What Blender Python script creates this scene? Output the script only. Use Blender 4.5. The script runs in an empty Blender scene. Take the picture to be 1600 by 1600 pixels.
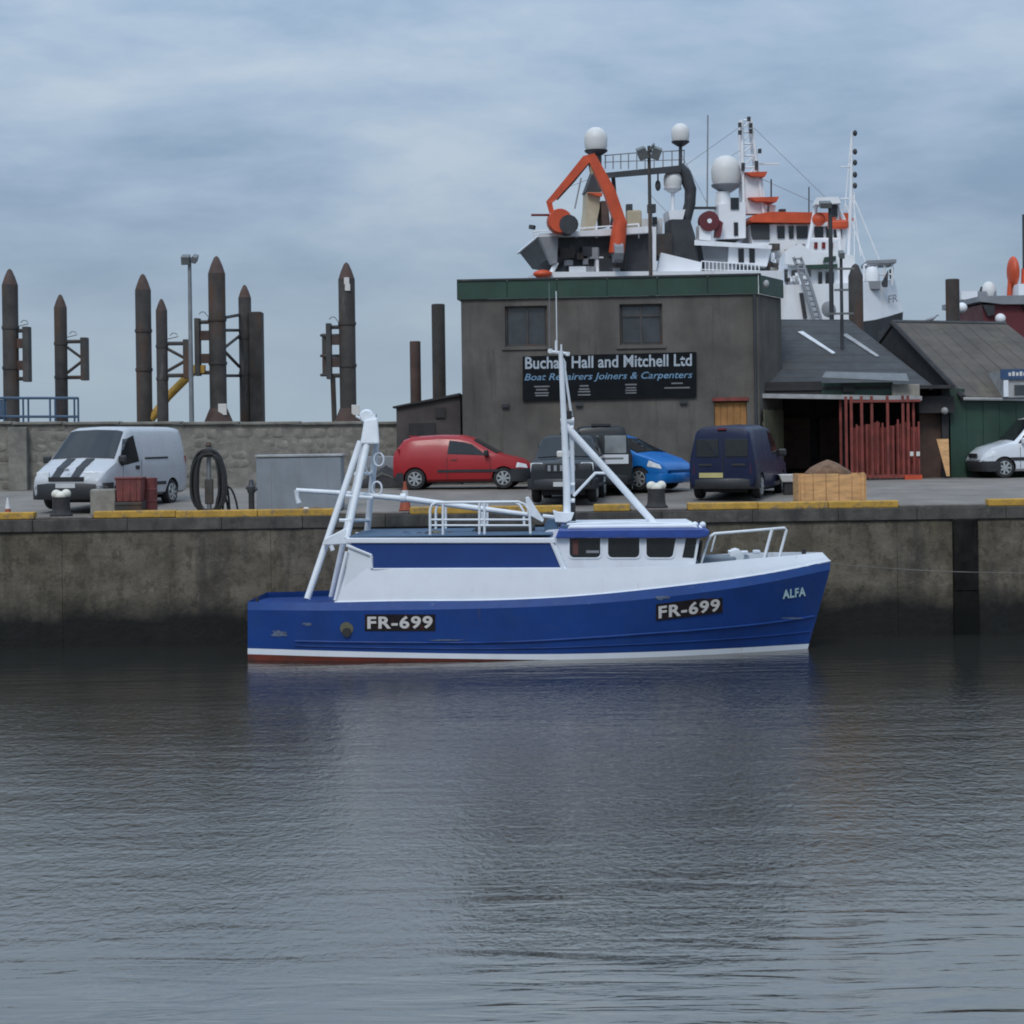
import bpy, bmesh, math, random
from mathutils import Vector, Matrix, noise as mnoise
R = math.radians
random.seed(7)
scene = bpy.context.scene
C = scene.collection

# ------------------------------------------------------------------ camera
FPX, HY, CAMH, ROLL = 3200.0, 675.0, 4.9, R(0.8)      # focal length (1600 px frame), horizon row, eye height over water
cam_d = bpy.data.cameras.new('camera'); cam = bpy.data.objects.new('camera', cam_d); C.objects.link(cam)
cam.location = (0, 0, CAMH); cam.rotation_euler = (R(90), ROLL, 0)
cam_d.sensor_width = 36.0; cam_d.lens = 36.0 * FPX / 1600.0
cam_d.shift_y = -(800 - HY) / 1600.0
cam_d.clip_start = 0.5; cam_d.clip_end = 9000
scene.camera = cam

# ------------------------------------------------------------------ world: overcast sky
SUN_EL, SUN_AZ = R(48), R(197)                        # light from behind the camera, to the left
world = bpy.data.worlds.new('World'); scene.world = world; world.use_nodes = True
wn, wl = world.node_tree.nodes, world.node_tree.links
wn.clear()
def wnode(t, **k):
    n = wn.new(t)
    for a, b in k.items(): setattr(n, a, b)
    return n
sky = wnode('ShaderNodeTexSky', sky_type='NISHITA'); sky.sun_disc = False
sky.sun_elevation = SUN_EL; sky.sun_rotation = SUN_AZ; sky.altitude = 5; sky.air_density = 1.2; sky.dust_density = 2.5
tc = wnode('ShaderNodeTexCoord')
sep = wnode('ShaderNodeSeparateXYZ'); wl.new(tc.outputs['Generated'], sep.inputs[0])
mp = wnode('ShaderNodeMapping'); mp.inputs['Scale'].default_value = (1, 1, 3.3); mp.inputs['Location'].default_value = (1.37, 0.4, 0.9)
wl.new(tc.outputs['Generated'], mp.inputs[0])
n1 = wnode('ShaderNodeTexNoise'); n1.inputs['Scale'].default_value = 5.0; n1.inputs['Detail'].default_value = 7; n1.inputs['Roughness'].default_value = 0.56; n1.inputs['Distortion'].default_value = 0.12
wl.new(mp.outputs[0], n1.inputs['Vector'])
ramp = wnode('ShaderNodeValToRGB')
e = ramp.color_ramp.elements
e[0].position = 0.37; e[0].color = (0.205, 0.29, 0.415, 1)
e[1].position = 0.66; e[1].color = (0.395, 0.475, 0.565, 1)
m = ramp.color_ramp.elements.new(0.50); m.color = (0.285, 0.378, 0.505, 1)
wl.new(n1.outputs['Fac'], ramp.inputs[0])
# the even brightening of an overcast sky towards the zenith, 1 + k*sin(elevation)
absz = wnode('ShaderNodeMath', operation='MAXIMUM'); absz.inputs[1].default_value = 0.0; wl.new(sep.outputs['Z'], absz.inputs[0])
mul = wnode('ShaderNodeMath', operation='MULTIPLY_ADD'); mul.inputs[1].default_value = 1.7; mul.inputs[2].default_value = 1.0; wl.new(absz.outputs[0], mul.inputs[0])
vm = wnode('ShaderNodeVectorMath', operation='SCALE'); wl.new(ramp.outputs[0], vm.inputs[0]); wl.new(mul.outputs[0], vm.inputs['Scale'])
# pale band low over the sea
lowp = wnode('ShaderNodeMapRange'); lowp.inputs['From Min'].default_value = 0.0; lowp.inputs['From Max'].default_value = 0.115; lowp.inputs['To Min'].default_value = 0.85; lowp.inputs['To Max'].default_value = 0.0
wl.new(absz.outputs[0], lowp.inputs[0])
low = wnode('ShaderNodeMix', data_type='RGBA'); wl.new(lowp.outputs[0], low.inputs['Factor']); wl.new(vm.outputs[0], low.inputs['A']); low.inputs['B'].default_value = (0.40, 0.50, 0.585, 1)
SKYK = 0.10
vs = wnode('ShaderNodeVectorMath', operation='SCALE'); vs.inputs['Scale'].default_value = 1.0 / SKYK; wl.new(low.outputs['Result'], vs.inputs[0])
mixs = wnode('ShaderNodeMix', data_type='RGBA'); mixs.inputs['Factor'].default_value = 0.92
wl.new(sky.outputs[0], mixs.inputs['A']); wl.new(vs.outputs[0], mixs.inputs['B'])
bg = wnode('ShaderNodeBackground'); bg.inputs['Strength'].default_value = SKYK; wl.new(mixs.outputs['Result'], bg.inputs[0])
wo = wnode('ShaderNodeOutputWorld'); wl.new(bg.outputs[0], wo.inputs[0])

sun_d = bpy.data.lights.new('sun', 'SUN'); sun_d.energy = 1.4; sun_d.angle = R(18); sun_d.color = (1.0, 0.97, 0.93)
sun = bpy.data.objects.new('sun', sun_d); C.objects.link(sun)
to_sun = Vector((math.sin(SUN_AZ) * math.cos(SUN_EL), math.cos(SUN_AZ) * math.cos(SUN_EL), math.sin(SUN_EL)))
sun.rotation_euler = to_sun.to_track_quat('Z', 'Y').to_euler(); sun.location = (-20, -20, 40)

vsx = scene.view_settings; vsx.view_transform = 'Standard'; vsx.look = 'None'; vsx.exposure = 0.0; vsx.gamma = 1.0; vsx.use_curve_mapping = False
scene.render.engine = 'CYCLES'
scene.cycles.use_denoising = True; scene.cycles.filter_width = 1.9; scene.cycles.max_bounces = 8; scene.cycles.caustics_reflective = False; scene.cycles.caustics_refractive = False

# ------------------------------------------------------------------ helpers
CR, SR = math.cos(ROLL), math.sin(ROLL)
def ray(px, py):                                       # photo pixel -> direction with unit depth
    a, b = (px - 800) / FPX, (HY - py) / FPX
    return Vector((a * CR + b * SR, 1.0, -a * SR + b * CR))
def at(px, py, Y):
    d = ray(px, py); return Vector((d.x * Y, Y, CAMH + d.z * Y))
class Frame:                                           # a thing's own upright axes
    def __init__(s, x, y, z, yaw=0.0):
        s.o = Vector((x, y, z)); s.yaw = yaw
        s.m = Matrix.Translation(s.o) @ Matrix.Rotation(yaw, 4, 'Z'); s.i = s.m.inverted()
    def pt(s, px, py, yl=0.0):                         # point of the local plane y = yl seen at a pixel
        o = s.i @ Vector((0, 0, CAMH)); d = s.i.to_3x3() @ ray(px, py)
        return o + d * ((yl - o.y) / d.y)
WORLD = Frame(0, 0, 0)
def gz(Y): return 3.0 + 0.04 * (min(max(Y, 48.0), 57.0) - 48.0)
def lerp(a, b, t): return a + (b - a) * t
def interp(tab, x):
    if x <= tab[0][0]: return tab[0][1]
    for (x0, y0), (x1, y1) in zip(tab, tab[1:]):
        if x <= x1: return lerp(y0, y1, (x - x0) / (x1 - x0))
    return tab[-1][1]
def sinterp(tab, x):                                   # smooth (Catmull-Rom) version
    n = len(tab)
    if x <= tab[0][0]: return tab[0][1]
    for i in range(n - 1):
        x0, y0 = tab[i]; x1, y1 = tab[i + 1]
        if x <= x1:
            t = (x - x0) / (x1 - x0)
            m0 = (y1 - tab[i - 1][1]) / (x1 - tab[i - 1][0]) if i > 0 else (y1 - y0) / (x1 - x0)
            m1 = (tab[i + 2][1] - y0) / (tab[i + 2][0] - x0) if i + 2 < n else (y1 - y0) / (x1 - x0)
            h = x1 - x0
            return (2*t**3-3*t**2+1)*y0 + (t**3-2*t**2+t)*h*m0 + (-2*t**3+3*t**2)*y1 + (t**3-t**2)*h*m1
    return tab[-1][1]

class MB:
    def __init__(s): s.v = []; s.f = []
    def add(s, vs, fs):
        b = len(s.v); s.v += [tuple(v) for v in vs]; s.f += [tuple(i + b for i in f) for f in fs]; return s
    def box(s, c, d, rz=0.0, M=None):
        hx, hy, hz = d[0] / 2, d[1] / 2, d[2] / 2
        p = [Vector((x, y, z)) for z in (-hz, hz) for x, y in ((-hx, -hy), (hx, -hy), (hx, hy), (-hx, hy))]
        mt = Matrix.Translation(Vector(c)) @ (M if M is not None else Matrix.Rotation(rz, 4, 'Z'))
        return s.add([mt @ q for q in p], [(3, 2, 1, 0), (4, 5, 6, 7), (0, 1, 5, 4), (1, 2, 6, 5), (2, 3, 7, 6), (3, 0, 4, 7)])
    def hexa(s, p): return s.add(p, [(3, 2, 1, 0), (4, 5, 6, 7), (0, 1, 5, 4), (1, 2, 6, 5), (2, 3, 7, 6), (3, 0, 4, 7)])
    def prism(s, poly, y0, y1):                        # (x,z) outline extruded in y
        n = len(poly)
        return s.add([(x, y0, z) for x, z in poly] + [(x, y1, z) for x, z in poly],
                     [tuple(range(n)), tuple(range(2 * n - 1, n - 1, -1))] + [(i, i + n, (i + 1) % n + n, (i + 1) % n) for i in range(n)])
    def plan(s, poly, z0, z1):                         # (x,y) outline extruded in z
        n = len(poly)
        return s.add([(x, y, z0) for x, y in poly] + [(x, y, z1) for x, y in poly],
                     [tuple(range(n - 1, -1, -1)), tuple(range(n, 2 * n))] + [(i, (i + 1) % n, (i + 1) % n + n, i + n) for i in range(n)])
    def slab(s, quad, t):                              # a quad thickened along its normal
        q = [Vector(p) for p in quad]; nr = (q[1] - q[0]).cross(q[3] - q[0]).normalized() * t
        return s.hexa(q + [p + nr for p in q])
    def loft(s, rings, closed=True, caps=True):
        n = len(rings[0]); vs = [p for r in rings for p in r]; fs = []
        for i in range(len(rings) - 1):
            for j in range(n if closed else n - 1):
                k = (j + 1) % n; fs.append((i*n+j, i*n+k, (i+1)*n+k, (i+1)*n+j))
        if caps and closed: fs += [tuple(range(n - 1, -1, -1)), tuple((len(rings)-1)*n + j for j in range(n))]
        return s.add(vs, fs)
    def tube(s, pts, r, n=8, closed=False):
        pts = [Vector(p) for p in pts]; k = len(pts); rings = []
        rr = r if isinstance(r, (list, tuple)) else [r] * k
        up = None
        for i, p in enumerate(pts):
            a = pts[(i - 1) % k] if (i > 0 or closed) else p; b = pts[(i + 1) % k] if (i < k - 1 or closed) else p
            t = (b - a).normalized()
            if up is None: up = t.orthogonal().normalized()
            up = (up - t * up.dot(t)).normalized(); w = t.cross(up)
            rings.append([p + (up * math.cos(2*math.pi*j/n) + w * math.sin(2*math.pi*j/n)) * rr[i] for j in range(n)])
        if closed: rings.append(rings[0]); return s.loft(rings, True, False)
        return s.loft(rings)
    def lathe(s, prof, o=(0, 0, 0), n=16, axis='Z'):
        o = Vector(o); rings = []
        for r, h in prof:
            ring = []
            for j in range(n):
                a = 2 * math.pi * j / n; x, y = max(r, 1e-4) * math.cos(a), max(r, 1e-4) * math.sin(a)
                ring.append(o + (Vector((x, y, h)) if axis == 'Z' else Vector((x, h, y)) if axis == 'Y' else Vector((h, x, y))))
            rings.append(ring)
        return s.loft(rings)
    def ball(s, c, r, n=14, k=8, sc=(1, 1, 1)):
        c = Vector(c); rings = []
        for i in range(k + 1):
            t = math.pi * i / k; q = max(math.sin(t), 1e-3); z = -math.cos(t)
            rings.append([c + Vector((r*q*math.cos(2*math.pi*j/n)*sc[0], r*q*math.sin(2*math.pi*j/n)*sc[1], r*z*sc[2])) for j in range(n)])
        return s.loft(rings)
    def mesh(s, name, smooth=None):
        me = bpy.data.meshes.new(name); me.from_pydata(s.v, [], s.f)
        bm = bmesh.new(); bm.from_mesh(me); bmesh.ops.recalc_face_normals(bm, faces=bm.faces); bm.to_mesh(me); bm.free()
        if smooth is not None:
            for p in me.polygons: p.use_smooth = True
            me.set_sharp_from_angle(angle=R(smooth))
        return me
    def build(s, name, mat, parent=None, smooth=None, bevel=0.0, inv=None):
        if inv is not None: s.v = [tuple(inv @ Vector(v)) for v in s.v]
        return link(name, s.mesh(name, smooth), mat, parent, bevel)
def link(name, me, mat, parent=None, bevel=0.0):
    o = bpy.data.objects.new(name, me); C.objects.link(o)
    if mat is not None and not me.materials: me.materials.append(mat)
    if parent is not None: o.parent = parent
    if bevel:
        b = o.modifiers.new('bevel', 'BEVEL'); b.width = bevel; b.segments = 2; b.limit_method = 'ANGLE'; b.angle_limit = R(40)
    return o
def tag(o, label=None, cat=None, group=None, kind=None):
    for k, v in (('label', label), ('category', cat), ('group', group), ('kind', kind)):
        if v: o[k] = v
    return o
def thing(name, label, cat, fr=WORLD, group=None):
    o = bpy.data.objects.new(name, None); C.objects.link(o); o.empty_display_size = 0.2
    o.location = fr.o; o.rotation_euler = (0, 0, fr.yaw)
    return tag(o, label, cat, group)
def T(pts, r, name, mat, parent, n=8, closed=False): return MB().tube(pts, r, n, closed).build(name, mat, parent, smooth=50)

def text_mesh(txt, offset=0.0, extrude=0.0, shear=0.0, space=1.0):
    cu = bpy.data.curves.new('txt', 'FONT'); cu.body = txt; cu.size = 1.0; cu.offset = offset; cu.extrude = extrude; cu.shear = shear
    cu.space_character = space; cu.resolution_u = 3; cu.align_x = 'LEFT'
    ob = bpy.data.objects.new('txt', cu); C.objects.link(ob)
    dg = bpy.context.evaluated_depsgraph_get(); dg.update()
    me = bpy.data.meshes.new_from_object(ob.evaluated_get(dg))
    bpy.data.objects.remove(ob); bpy.data.curves.remove(cu)
    return me
def fit_text(me, fn):                                  # fn maps (u,v in 0..1 of the text box, w extrusion) to a point
    xs = [v.co.x for v in me.vertices]; ys = [v.co.y for v in me.vertices]
    x0, x1, y0, y1 = min(xs), max(xs), min(ys), max(ys)
    for v in me.vertices: v.co = fn((v.co.x - x0) / (x1 - x0), (v.co.y - y0) / (y1 - y0), v.co.z)
    return me

# ------------------------------------------------------------------ materials
MATS = {}
def mat(name, col, rough=0.6, metal=0.0, var=0.18, scale=2.5, bump=0.0, bscale=30.0, layers=(), coat=0.0, spec=0.5, world_co=True, stretch=(1, 1, 1)):
    if name in MATS: return MATS[name]
    m = bpy.data.materials.new(name); m.use_nodes = True; nt = m.node_tree; N, L = nt.nodes, nt.links
    b = N['Principled BSDF']; b.inputs['Roughness'].default_value = rough; b.inputs['Metallic'].default_value = metal
    b.inputs['Specular IOR Level'].default_value = spec
    if coat: b.inputs['Coat Weight'].default_value = coat; b.inputs['Coat Roughness'].default_value = 0.06
    if world_co: g = N.new('ShaderNodeNewGeometry').outputs['Position']
    else: g = N.new('ShaderNodeTexCoord').outputs['Object']
    def noise(sc, st, det=5, off=0.0):
        mpn = N.new('ShaderNodeMapping'); mpn.inputs['Scale'].default_value = st; mpn.inputs['Location'].default_value = (off, off * 1.7, off * 0.6)
        L.new(g, mpn.inputs[0]); n = N.new('ShaderNodeTexNoise'); n.inputs['Scale'].default_value = sc; n.inputs['Detail'].default_value = det; n.inputs['Roughness'].default_value = 0.6
        L.new(mpn.outputs[0], n.inputs['Vector']); return n.outputs['Fac']
    def rng(src, a, c, lo=0.0, hi=1.0):
        r = N.new('ShaderNodeMapRange'); r.inputs['From Min'].default_value = a; r.inputs['From Max'].default_value = c
        r.inputs['To Min'].default_value = lo; r.inputs['To Max'].default_value = hi; L.new(src, r.inputs[0]); return r.outputs[0]
    nz = noise(scale, stretch)
    mx = N.new('ShaderNodeMix'); mx.data_type = 'RGBA'
    mx.inputs['A'].default_value = (*[c * (1 - var) for c in col], 1); mx.inputs['B'].default_value = (*[min(1, c * (1 + var)) for c in col], 1)
    L.new(rng(nz, 0.3, 0.7), mx.inputs['Factor']); cur = mx.outputs['Result']
    for i, ly in enumerate(layers):                    # (colour, noise scale, stretch, lo, hi, amount)
        lc, sc, st, lo, hi, am = ly[:6]
        x = N.new('ShaderNodeMix'); x.data_type = 'RGBA'
        fac = rng(noise(sc, st, 6, 3.1 * (i + 1)), lo, hi, 0, am)
        if len(ly) > 6:                                # height mask: (z0, z1): full at z0, none at z1, with a ragged edge
            sp = N.new('ShaderNodeSeparateXYZ'); L.new(g, sp.inputs[0])
            zz = N.new('ShaderNodeMath'); zz.operation = 'MULTIPLY_ADD'; zz.inputs[1].default_value = ly[6][2]; L.new(noise(1.1, (1, 1, 1.4), 6, 9.0), zz.inputs[0]); L.new(sp.outputs['Z'], zz.inputs[2])
            mm = N.new('ShaderNodeMath'); mm.operation = 'MULTIPLY'; L.new(fac, mm.inputs[0]); L.new(rng(zz.outputs[0], ly[6][0], ly[6][1], 1, 0), mm.inputs[1]); fac = mm.outputs[0]
        L.new(fac, x.inputs['Factor']); L.new(cur, x.inputs['A']); x.inputs['B'].default_value = (*lc, 1); cur = x.outputs['Result']
    L.new(cur, b.inputs['Base Color'])
    L.new(rng(noise(scale * 2.3, stretch, 4, 5.0), 0.3, 0.7, max(0.02, rough - 0.08), min(1, rough + 0.08)), b.inputs['Roughness'])
    if bump:
        bn = N.new('ShaderNodeBump'); bn.inputs['Strength'].default_value = 1.0; bn.inputs['Distance'].default_value = bump
        L.new(noise(bscale, stretch, 6, 1.3), bn.inputs['Height']); L.new(bn.outputs[0], b.inputs['Normal'])
    MATS[name] = m; return m

rust = (0.10, 0.045, 0.022)
M_quay = mat('quay_concrete', (0.135, 0.117, 0.09), 0.88, var=0.5, spec=0.25, scale=1.1, bump=0.03, bscale=9,
             layers=[((0.055, 0.05, 0.045), 2.2, (1, 1, 0.12), 0.5, 0.68, 0.75), ((0.16, 0.14, 0.115), 3.2, (1, 1, 1), 0.56, 0.72, 0.6), ((0.10, 0.085, 0.05), 0.5, (1, 1, 0.5), 0.5, 0.7, 0.6), ((0.05, 0.047, 0.04), 9, (1, 1, 1), 0.62, 0.7, 0.6), ((0.05, 0.043, 0.033), 4.5, (1, 1, 0.6), 0.52, 0.62, 0.55), ((0.19, 0.17, 0.14), 12, (1, 1, 1), 0.62, 0.70, 0.5),
                     ((0.011, 0.012, 0.012), 2.0, (1, 1, 1), 0.0, 0.1, 0.97, (1.08, 1.75, 0.95))])
M_coping = mat('coping_concrete', (0.075, 0.069, 0.06), 0.85, var=0.4, scale=2.5, bump=0.012, bscale=14, layers=[((0.028, 0.026, 0.026), 3.0, (1, 1, 0.3), 0.48, 0.66, 0.7), ((0.13, 0.12, 0.10), 2.4, (1, 1, 1), 0.58, 0.7, 0.6)])
M_kerb = mat('yellow_paint', (0.47, 0.27, 0.04), 0.7, var=0.25, scale=3, bump=0.004, layers=[((0.16, 0.13, 0.10), 5, (1, 1, 1), 0.54, 0.66, 0.75), ((0.10, 0.085, 0.07), 16, (1, 1, 2), 0.56, 0.66, 0.6)])
M_kerbgrey = mat('kerb_bare', (0.16, 0.14, 0.125), 0.85, var=0.3, scale=4, bump=0.006)
M_yard = mat('yard_concrete', (0.20, 0.178, 0.155), 0.85, var=0.25, scale=0.7, bump=0.006, bscale=18, layers=[((0.15, 0.138, 0.125), 0.9, (1, 0.4, 1), 0.5, 0.68, 0.6), ((0.34, 0.31, 0.28), 2.5, (1, 1, 1), 0.6, 0.75, 0.5)])
M_stone = mat('wall_stone', (0.215, 0.20, 0.172), 0.9, var=0.4, scale=2.6, bump=0.02, bscale=14, layers=[((0.26, 0.24, 0.21), 3.2, (1, 1, 1), 0.55, 0.72, 0.5), ((0.10, 0.10, 0.085), 1.0, (1, 1, 0.4), 0.5, 0.72, 0.6)])
M_mortar = mat('wall_mortar', (0.20, 0.19, 0.165), 0.95, var=0.35, scale=2, bump=0.015, bscale=20)
M_render = mat('building_render', (0.125, 0.115, 0.104), 0.95, var=0.28, spec=0.2, scale=0.8, bump=0.012, bscale=40, layers=[((0.078, 0.073, 0.068), 1.1, (1, 1, 0.2), 0.48, 0.66, 0.6), ((0.042, 0.04, 0.038), 3.0, (1, 1, 0.1), 0.56, 0.7, 0.5), ((0.145, 0.128, 0.105), 0.45, (1, 1, 0.6), 0.52, 0.68, 0.5)])
M_annex = mat('annex_render', (0.072, 0.060, 0.056), 0.92, var=0.25, scale=1.2, bump=0.012, bscale=30, layers=[((0.05, 0.046, 0.044), 1.2, (1, 1, 0.3), 0.48, 0.7, 0.6)])
M_green = mat('green_cladding', (0.014, 0.045, 0.029), 0.55, var=0.25, scale=1.3, bump=0.003, layers=[((0.05, 0.055, 0.04), 2.4, (1, 1, 0.2), 0.58, 0.75, 0.6)])
M_slate = mat('slate_roof', (0.050, 0.052, 0.055), 0.8, var=0.25, scale=1.5, bump=0.01, bscale=25, layers=[((0.055, 0.048, 0.045), 1.0, (1, 1, 0.5), 0.5, 0.68, 0.6)])
M_felt = mat('brown_roof', (0.092, 0.079, 0.066), 0.9, var=0.25, scale=1.2, bump=0.012, bscale=18, layers=[((0.16, 0.14, 0.09), 1.3, (1, 0.6, 0.6), 0.56, 0.7, 0.6), ((0.08, 0.075, 0.07), 0.8, (1, 1, 1), 0.5, 0.7, 0.5)])
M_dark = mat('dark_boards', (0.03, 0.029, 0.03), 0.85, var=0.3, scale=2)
M_brown = mat('brown_boards', (0.075, 0.045, 0.035), 0.85, var=0.3, scale=2)
M_gutter = mat('pale_gutter', (0.33, 0.33, 0.33), 0.6, var=0.25, scale=4)
M_skyl = mat('skylight_glazing', (0.62, 0.64, 0.66), 0.3, var=0.15, scale=3)
M_glass = mat('dark_glass', (0.014, 0.016, 0.018), 0.05, var=0.2, scale=3, spec=0.6)
M_glass2 = mat('office_glass', (0.045, 0.05, 0.055), 0.12, var=0.35, scale=2.2, spec=0.6)
M_pile = mat('pile_steel', (0.046, 0.041, 0.038), 0.8, var=0.35, scale=1.6, bump=0.01, bscale=14, layers=[(rust, 1.5, (1, 1, 0.22), 0.52, 0.68, 0.7), ((0.16, 0.15, 0.14), 2.2, (1, 1, 0.2), 0.6, 0.72, 0.5)])
M_piletip = mat('pile_rusty', (0.078, 0.045, 0.035), 0.8, var=0.35, scale=2, bump=0.01, layers=[((0.06, 0.05, 0.05), 2.0, (1, 1, 0.3), 0.5, 0.66, 0.7)])
M_plate = mat('plate_steel', (0.055, 0.053, 0.05), 0.7, var=0.35, scale=2, layers=[(rust, 1.8, (1, 1, 0.4), 0.5, 0.68, 0.7)])
M_bluerail = mat('blue_rail', (0.06, 0.10, 0.16), 0.5)
M_yelsteel = mat('yellow_steel', (0.42, 0.25, 0.04), 0.6, layers=[(rust, 2.2, (1, 1, 1), 0.55, 0.7, 0.6)])
M_galv = mat('galvanised', (0.22, 0.23, 0.24), 0.5, metal=0.4, var=0.2)
M_lamp = mat('lamp_housing', (0.14, 0.15, 0.15), 0.5)
M_hull = mat('hull_blue', (0.010, 0.050, 0.220), 0.48, var=0.16, scale=1.1, spec=0.28, bump=0.003, bscale=2.2, layers=[((0.05, 0.075, 0.16), 2.4, (0.5, 1, 2.2), 0.60, 0.76, 0.35), ((0.012, 0.03, 0.13), 1.2, (1, 1, 0.25), 0.5, 0.75, 0.4), ((0.16, 0.18, 0.22), 22, (0.25, 1, 1.6), 0.68, 0.78, 0.4), ((0.09, 0.05, 0.035), 5, (1, 1, 0.09), 0.66, 0.78, 0.4), ((0.03, 0.06, 0.12), 0.8, (1, 1, 0.6), 0.5, 0.72, 0.4)])
M_rub = mat('rail_blue', (0.020, 0.062, 0.225), 0.48, spec=0.3, var=0.15, scale=1.6, layers=[((0.20, 0.23, 0.30), 9, (0.4, 1, 1), 0.62, 0.74, 0.5)])
M_panel = mat('panel_blue', (0.016, 0.048, 0.19), 0.5, spec=0.28, var=0.08, scale=1.4)
M_white = mat('boat_white', (0.74, 0.77, 0.82), 0.42, var=0.04, scale=1.5, bump=0.002, bscale=2.5, layers=[((0.55, 0.55, 0.52), 1.7, (1, 1, 0.18), 0.56, 0.8, 0.35), ((0.46, 0.36, 0.25), 6, (1, 1, 0.10), 0.64, 0.76, 0.5)])
M_spar = mat('spar_white', (0.72, 0.75, 0.78), 0.45, var=0.08, scale=3, layers=[((0.4, 0.33, 0.27), 7, (1, 1, 0.5), 0.66, 0.76, 0.5)])
M_red = mat('antifoul_red', (0.16, 0.030, 0.018), 0.7, var=0.3, scale=3, layers=[((0.05, 0.04, 0.03), 4, (0.4, 1, 1), 0.52, 0.68, 0.6)])
M_deck = mat('deck_grey', (0.20, 0.24, 0.28), 0.7)
M_bluedeck = mat('deck_blue', (0.05, 0.10, 0.17), 0.6)
M_black = mat('black_rubber', (0.018, 0.018, 0.02), 0.75, var=0.3, scale=6)
M_hose = mat('hose_black', (0.012, 0.012, 0.013), 0.6, var=0.3, scale=8)
M_plastic = mat('black_plastic', (0.022, 0.023, 0.026), 0.5, var=0.2, scale=4)
M_num = mat('number_white', (0.64, 0.62, 0.59), 0.5, var=0.08, scale=9)
M_numbg = mat('number_ground', (0.012, 0.009, 0.011), 0.6, spec=0.2, var=0.4, scale=9, layers=[((0.13, 0.03, 0.02), 7, (1, 1, 1), 0.58, 0.7, 0.6)])
M_name = mat('name_pale', (0.45, 0.62, 0.64), 0.5)
M_chrome = mat('chrome_lamp', (0.75, 0.78, 0.80), 0.12, var=0.15, scale=12, spec=0.8)
M_redlamp = mat('tail_lamp', (0.16, 0.012, 0.012), 0.25)
M_rim = mat('alloy_rim', (0.46, 0.48, 0.48), 0.35, metal=0.5)
M_pl_y = mat('plate_yellow', (0.48, 0.42, 0.18), 0.5, var=0.1)
M_pl_w = mat('plate_white', (0.55, 0.56, 0.56), 0.5, var=0.1)
M_dirt = mat('brown_dirt', (0.17, 0.10, 0.06), 0.95, var=0.4, scale=8, bump=0.01)
M_ply = mat('crate_wood', (0.60, 0.34, 0.15), 0.75, var=0.25, scale=2.5, stretch=(1, 1, 4), layers=[((0.28, 0.17, 0.09), 6, (0.3, 1, 2), 0.55, 0.7, 0.5)])
M_door = mat('orange_board', (0.33, 0.16, 0.05), 0.75, var=0.25, scale=2)
M_olive = mat('olive_boards', (0.11, 0.105, 0.065), 0.8, var=0.3, scale=2)
M_redsteel = mat('red_steel', (0.20, 0.040, 0.030), 0.65, var=0.35, scale=3, layers=[((0.07, 0.025, 0.022), 3, (1, 1, 0.4), 0.5, 0.7, 0.6)])
M_redbin = mat('red_bin', (0.17, 0.045, 0.042), 0.7, var=0.3, scale=4, layers=[((0.10, 0.06, 0.05), 5, (1, 1, 0.5), 0.52, 0.7, 0.6)])
M_conc = mat('pale_concrete', (0.25, 0.235, 0.20), 0.9, var=0.25, scale=4, bump=0.008)
M_cab = mat('cabinet_grey', (0.22, 0.245, 0.27), 0.6, var=0.12, scale=1.6, layers=[((0.14, 0.14, 0.13), 2.5, (1, 1, 0.25), 0.56, 0.75, 0.5)])
M_bollard = mat('bollard_iron', (0.028, 0.026, 0.027), 0.75, var=0.3, scale=6, bump=0.006)
M_bolwhite = mat('bollard_paint', (0.68, 0.65, 0.56), 0.6, var=0.15, scale=7)
M_cone = mat('cone_orange', (0.30, 0.065, 0.03), 0.6)
M_orange = mat('crane_orange', (0.56, 0.075, 0.022), 0.5, var=0.18, scale=1.2, layers=[((0.28, 0.06, 0.03), 1.6, (1, 1, 0.4), 0.55, 0.7, 0.5)])
M_shipw = mat('ship_white', (0.78, 0.79, 0.81), 0.5, var=0.07, scale=0.7, layers=[((0.45, 0.40, 0.34), 0.9, (1, 1, 0.15), 0.56, 0.75, 0.6)])
M_shipg = mat('ship_grey', (0.24, 0.25, 0.27), 0.6, var=0.2, scale=0.8)
M_shipd = mat('ship_dark', (0.035, 0.037, 0.042), 0.6, var=0.35, scale=0.8, layers=[((0.12, 0.12, 0.12), 1.3, (1, 1, 1), 0.58, 0.7, 0.5)])
M_beige = mat('funnel_beige', (0.42, 0.35, 0.24), 0.6, var=0.2, scale=0.8)
M_dome = mat('radome', (0.66, 0.65, 0.63), 0.5, var=0.05, scale=1)
M_maroon = mat('hull_maroon', (0.12, 0.018, 0.024), 0.6, var=0.25, scale=0.8)
M_rope = mat('rope', (0.16, 0.15, 0.13), 0.9)
M_sign = mat('sign_black', (0.008, 0.010, 0.012), 0.7, var=0.3, spec=0.12, scale=2)
M_sgn_t = mat('sign_white', (0.38, 0.43, 0.48), 0.6, var=0.12, scale=6)
M_sgn_b = mat('sign_blue', (0.15, 0.27, 0.40), 0.6, var=0.2, scale=3)
M_sgn_g = mat('sign_grey', (0.17, 0.175, 0.18), 0.6)
M_bluesign = mat('fascia_blue', (0.03, 0.07, 0.16), 0.5)
M_concw = mat('cone_white', (0.6, 0.6, 0.6), 0.6)

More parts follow.
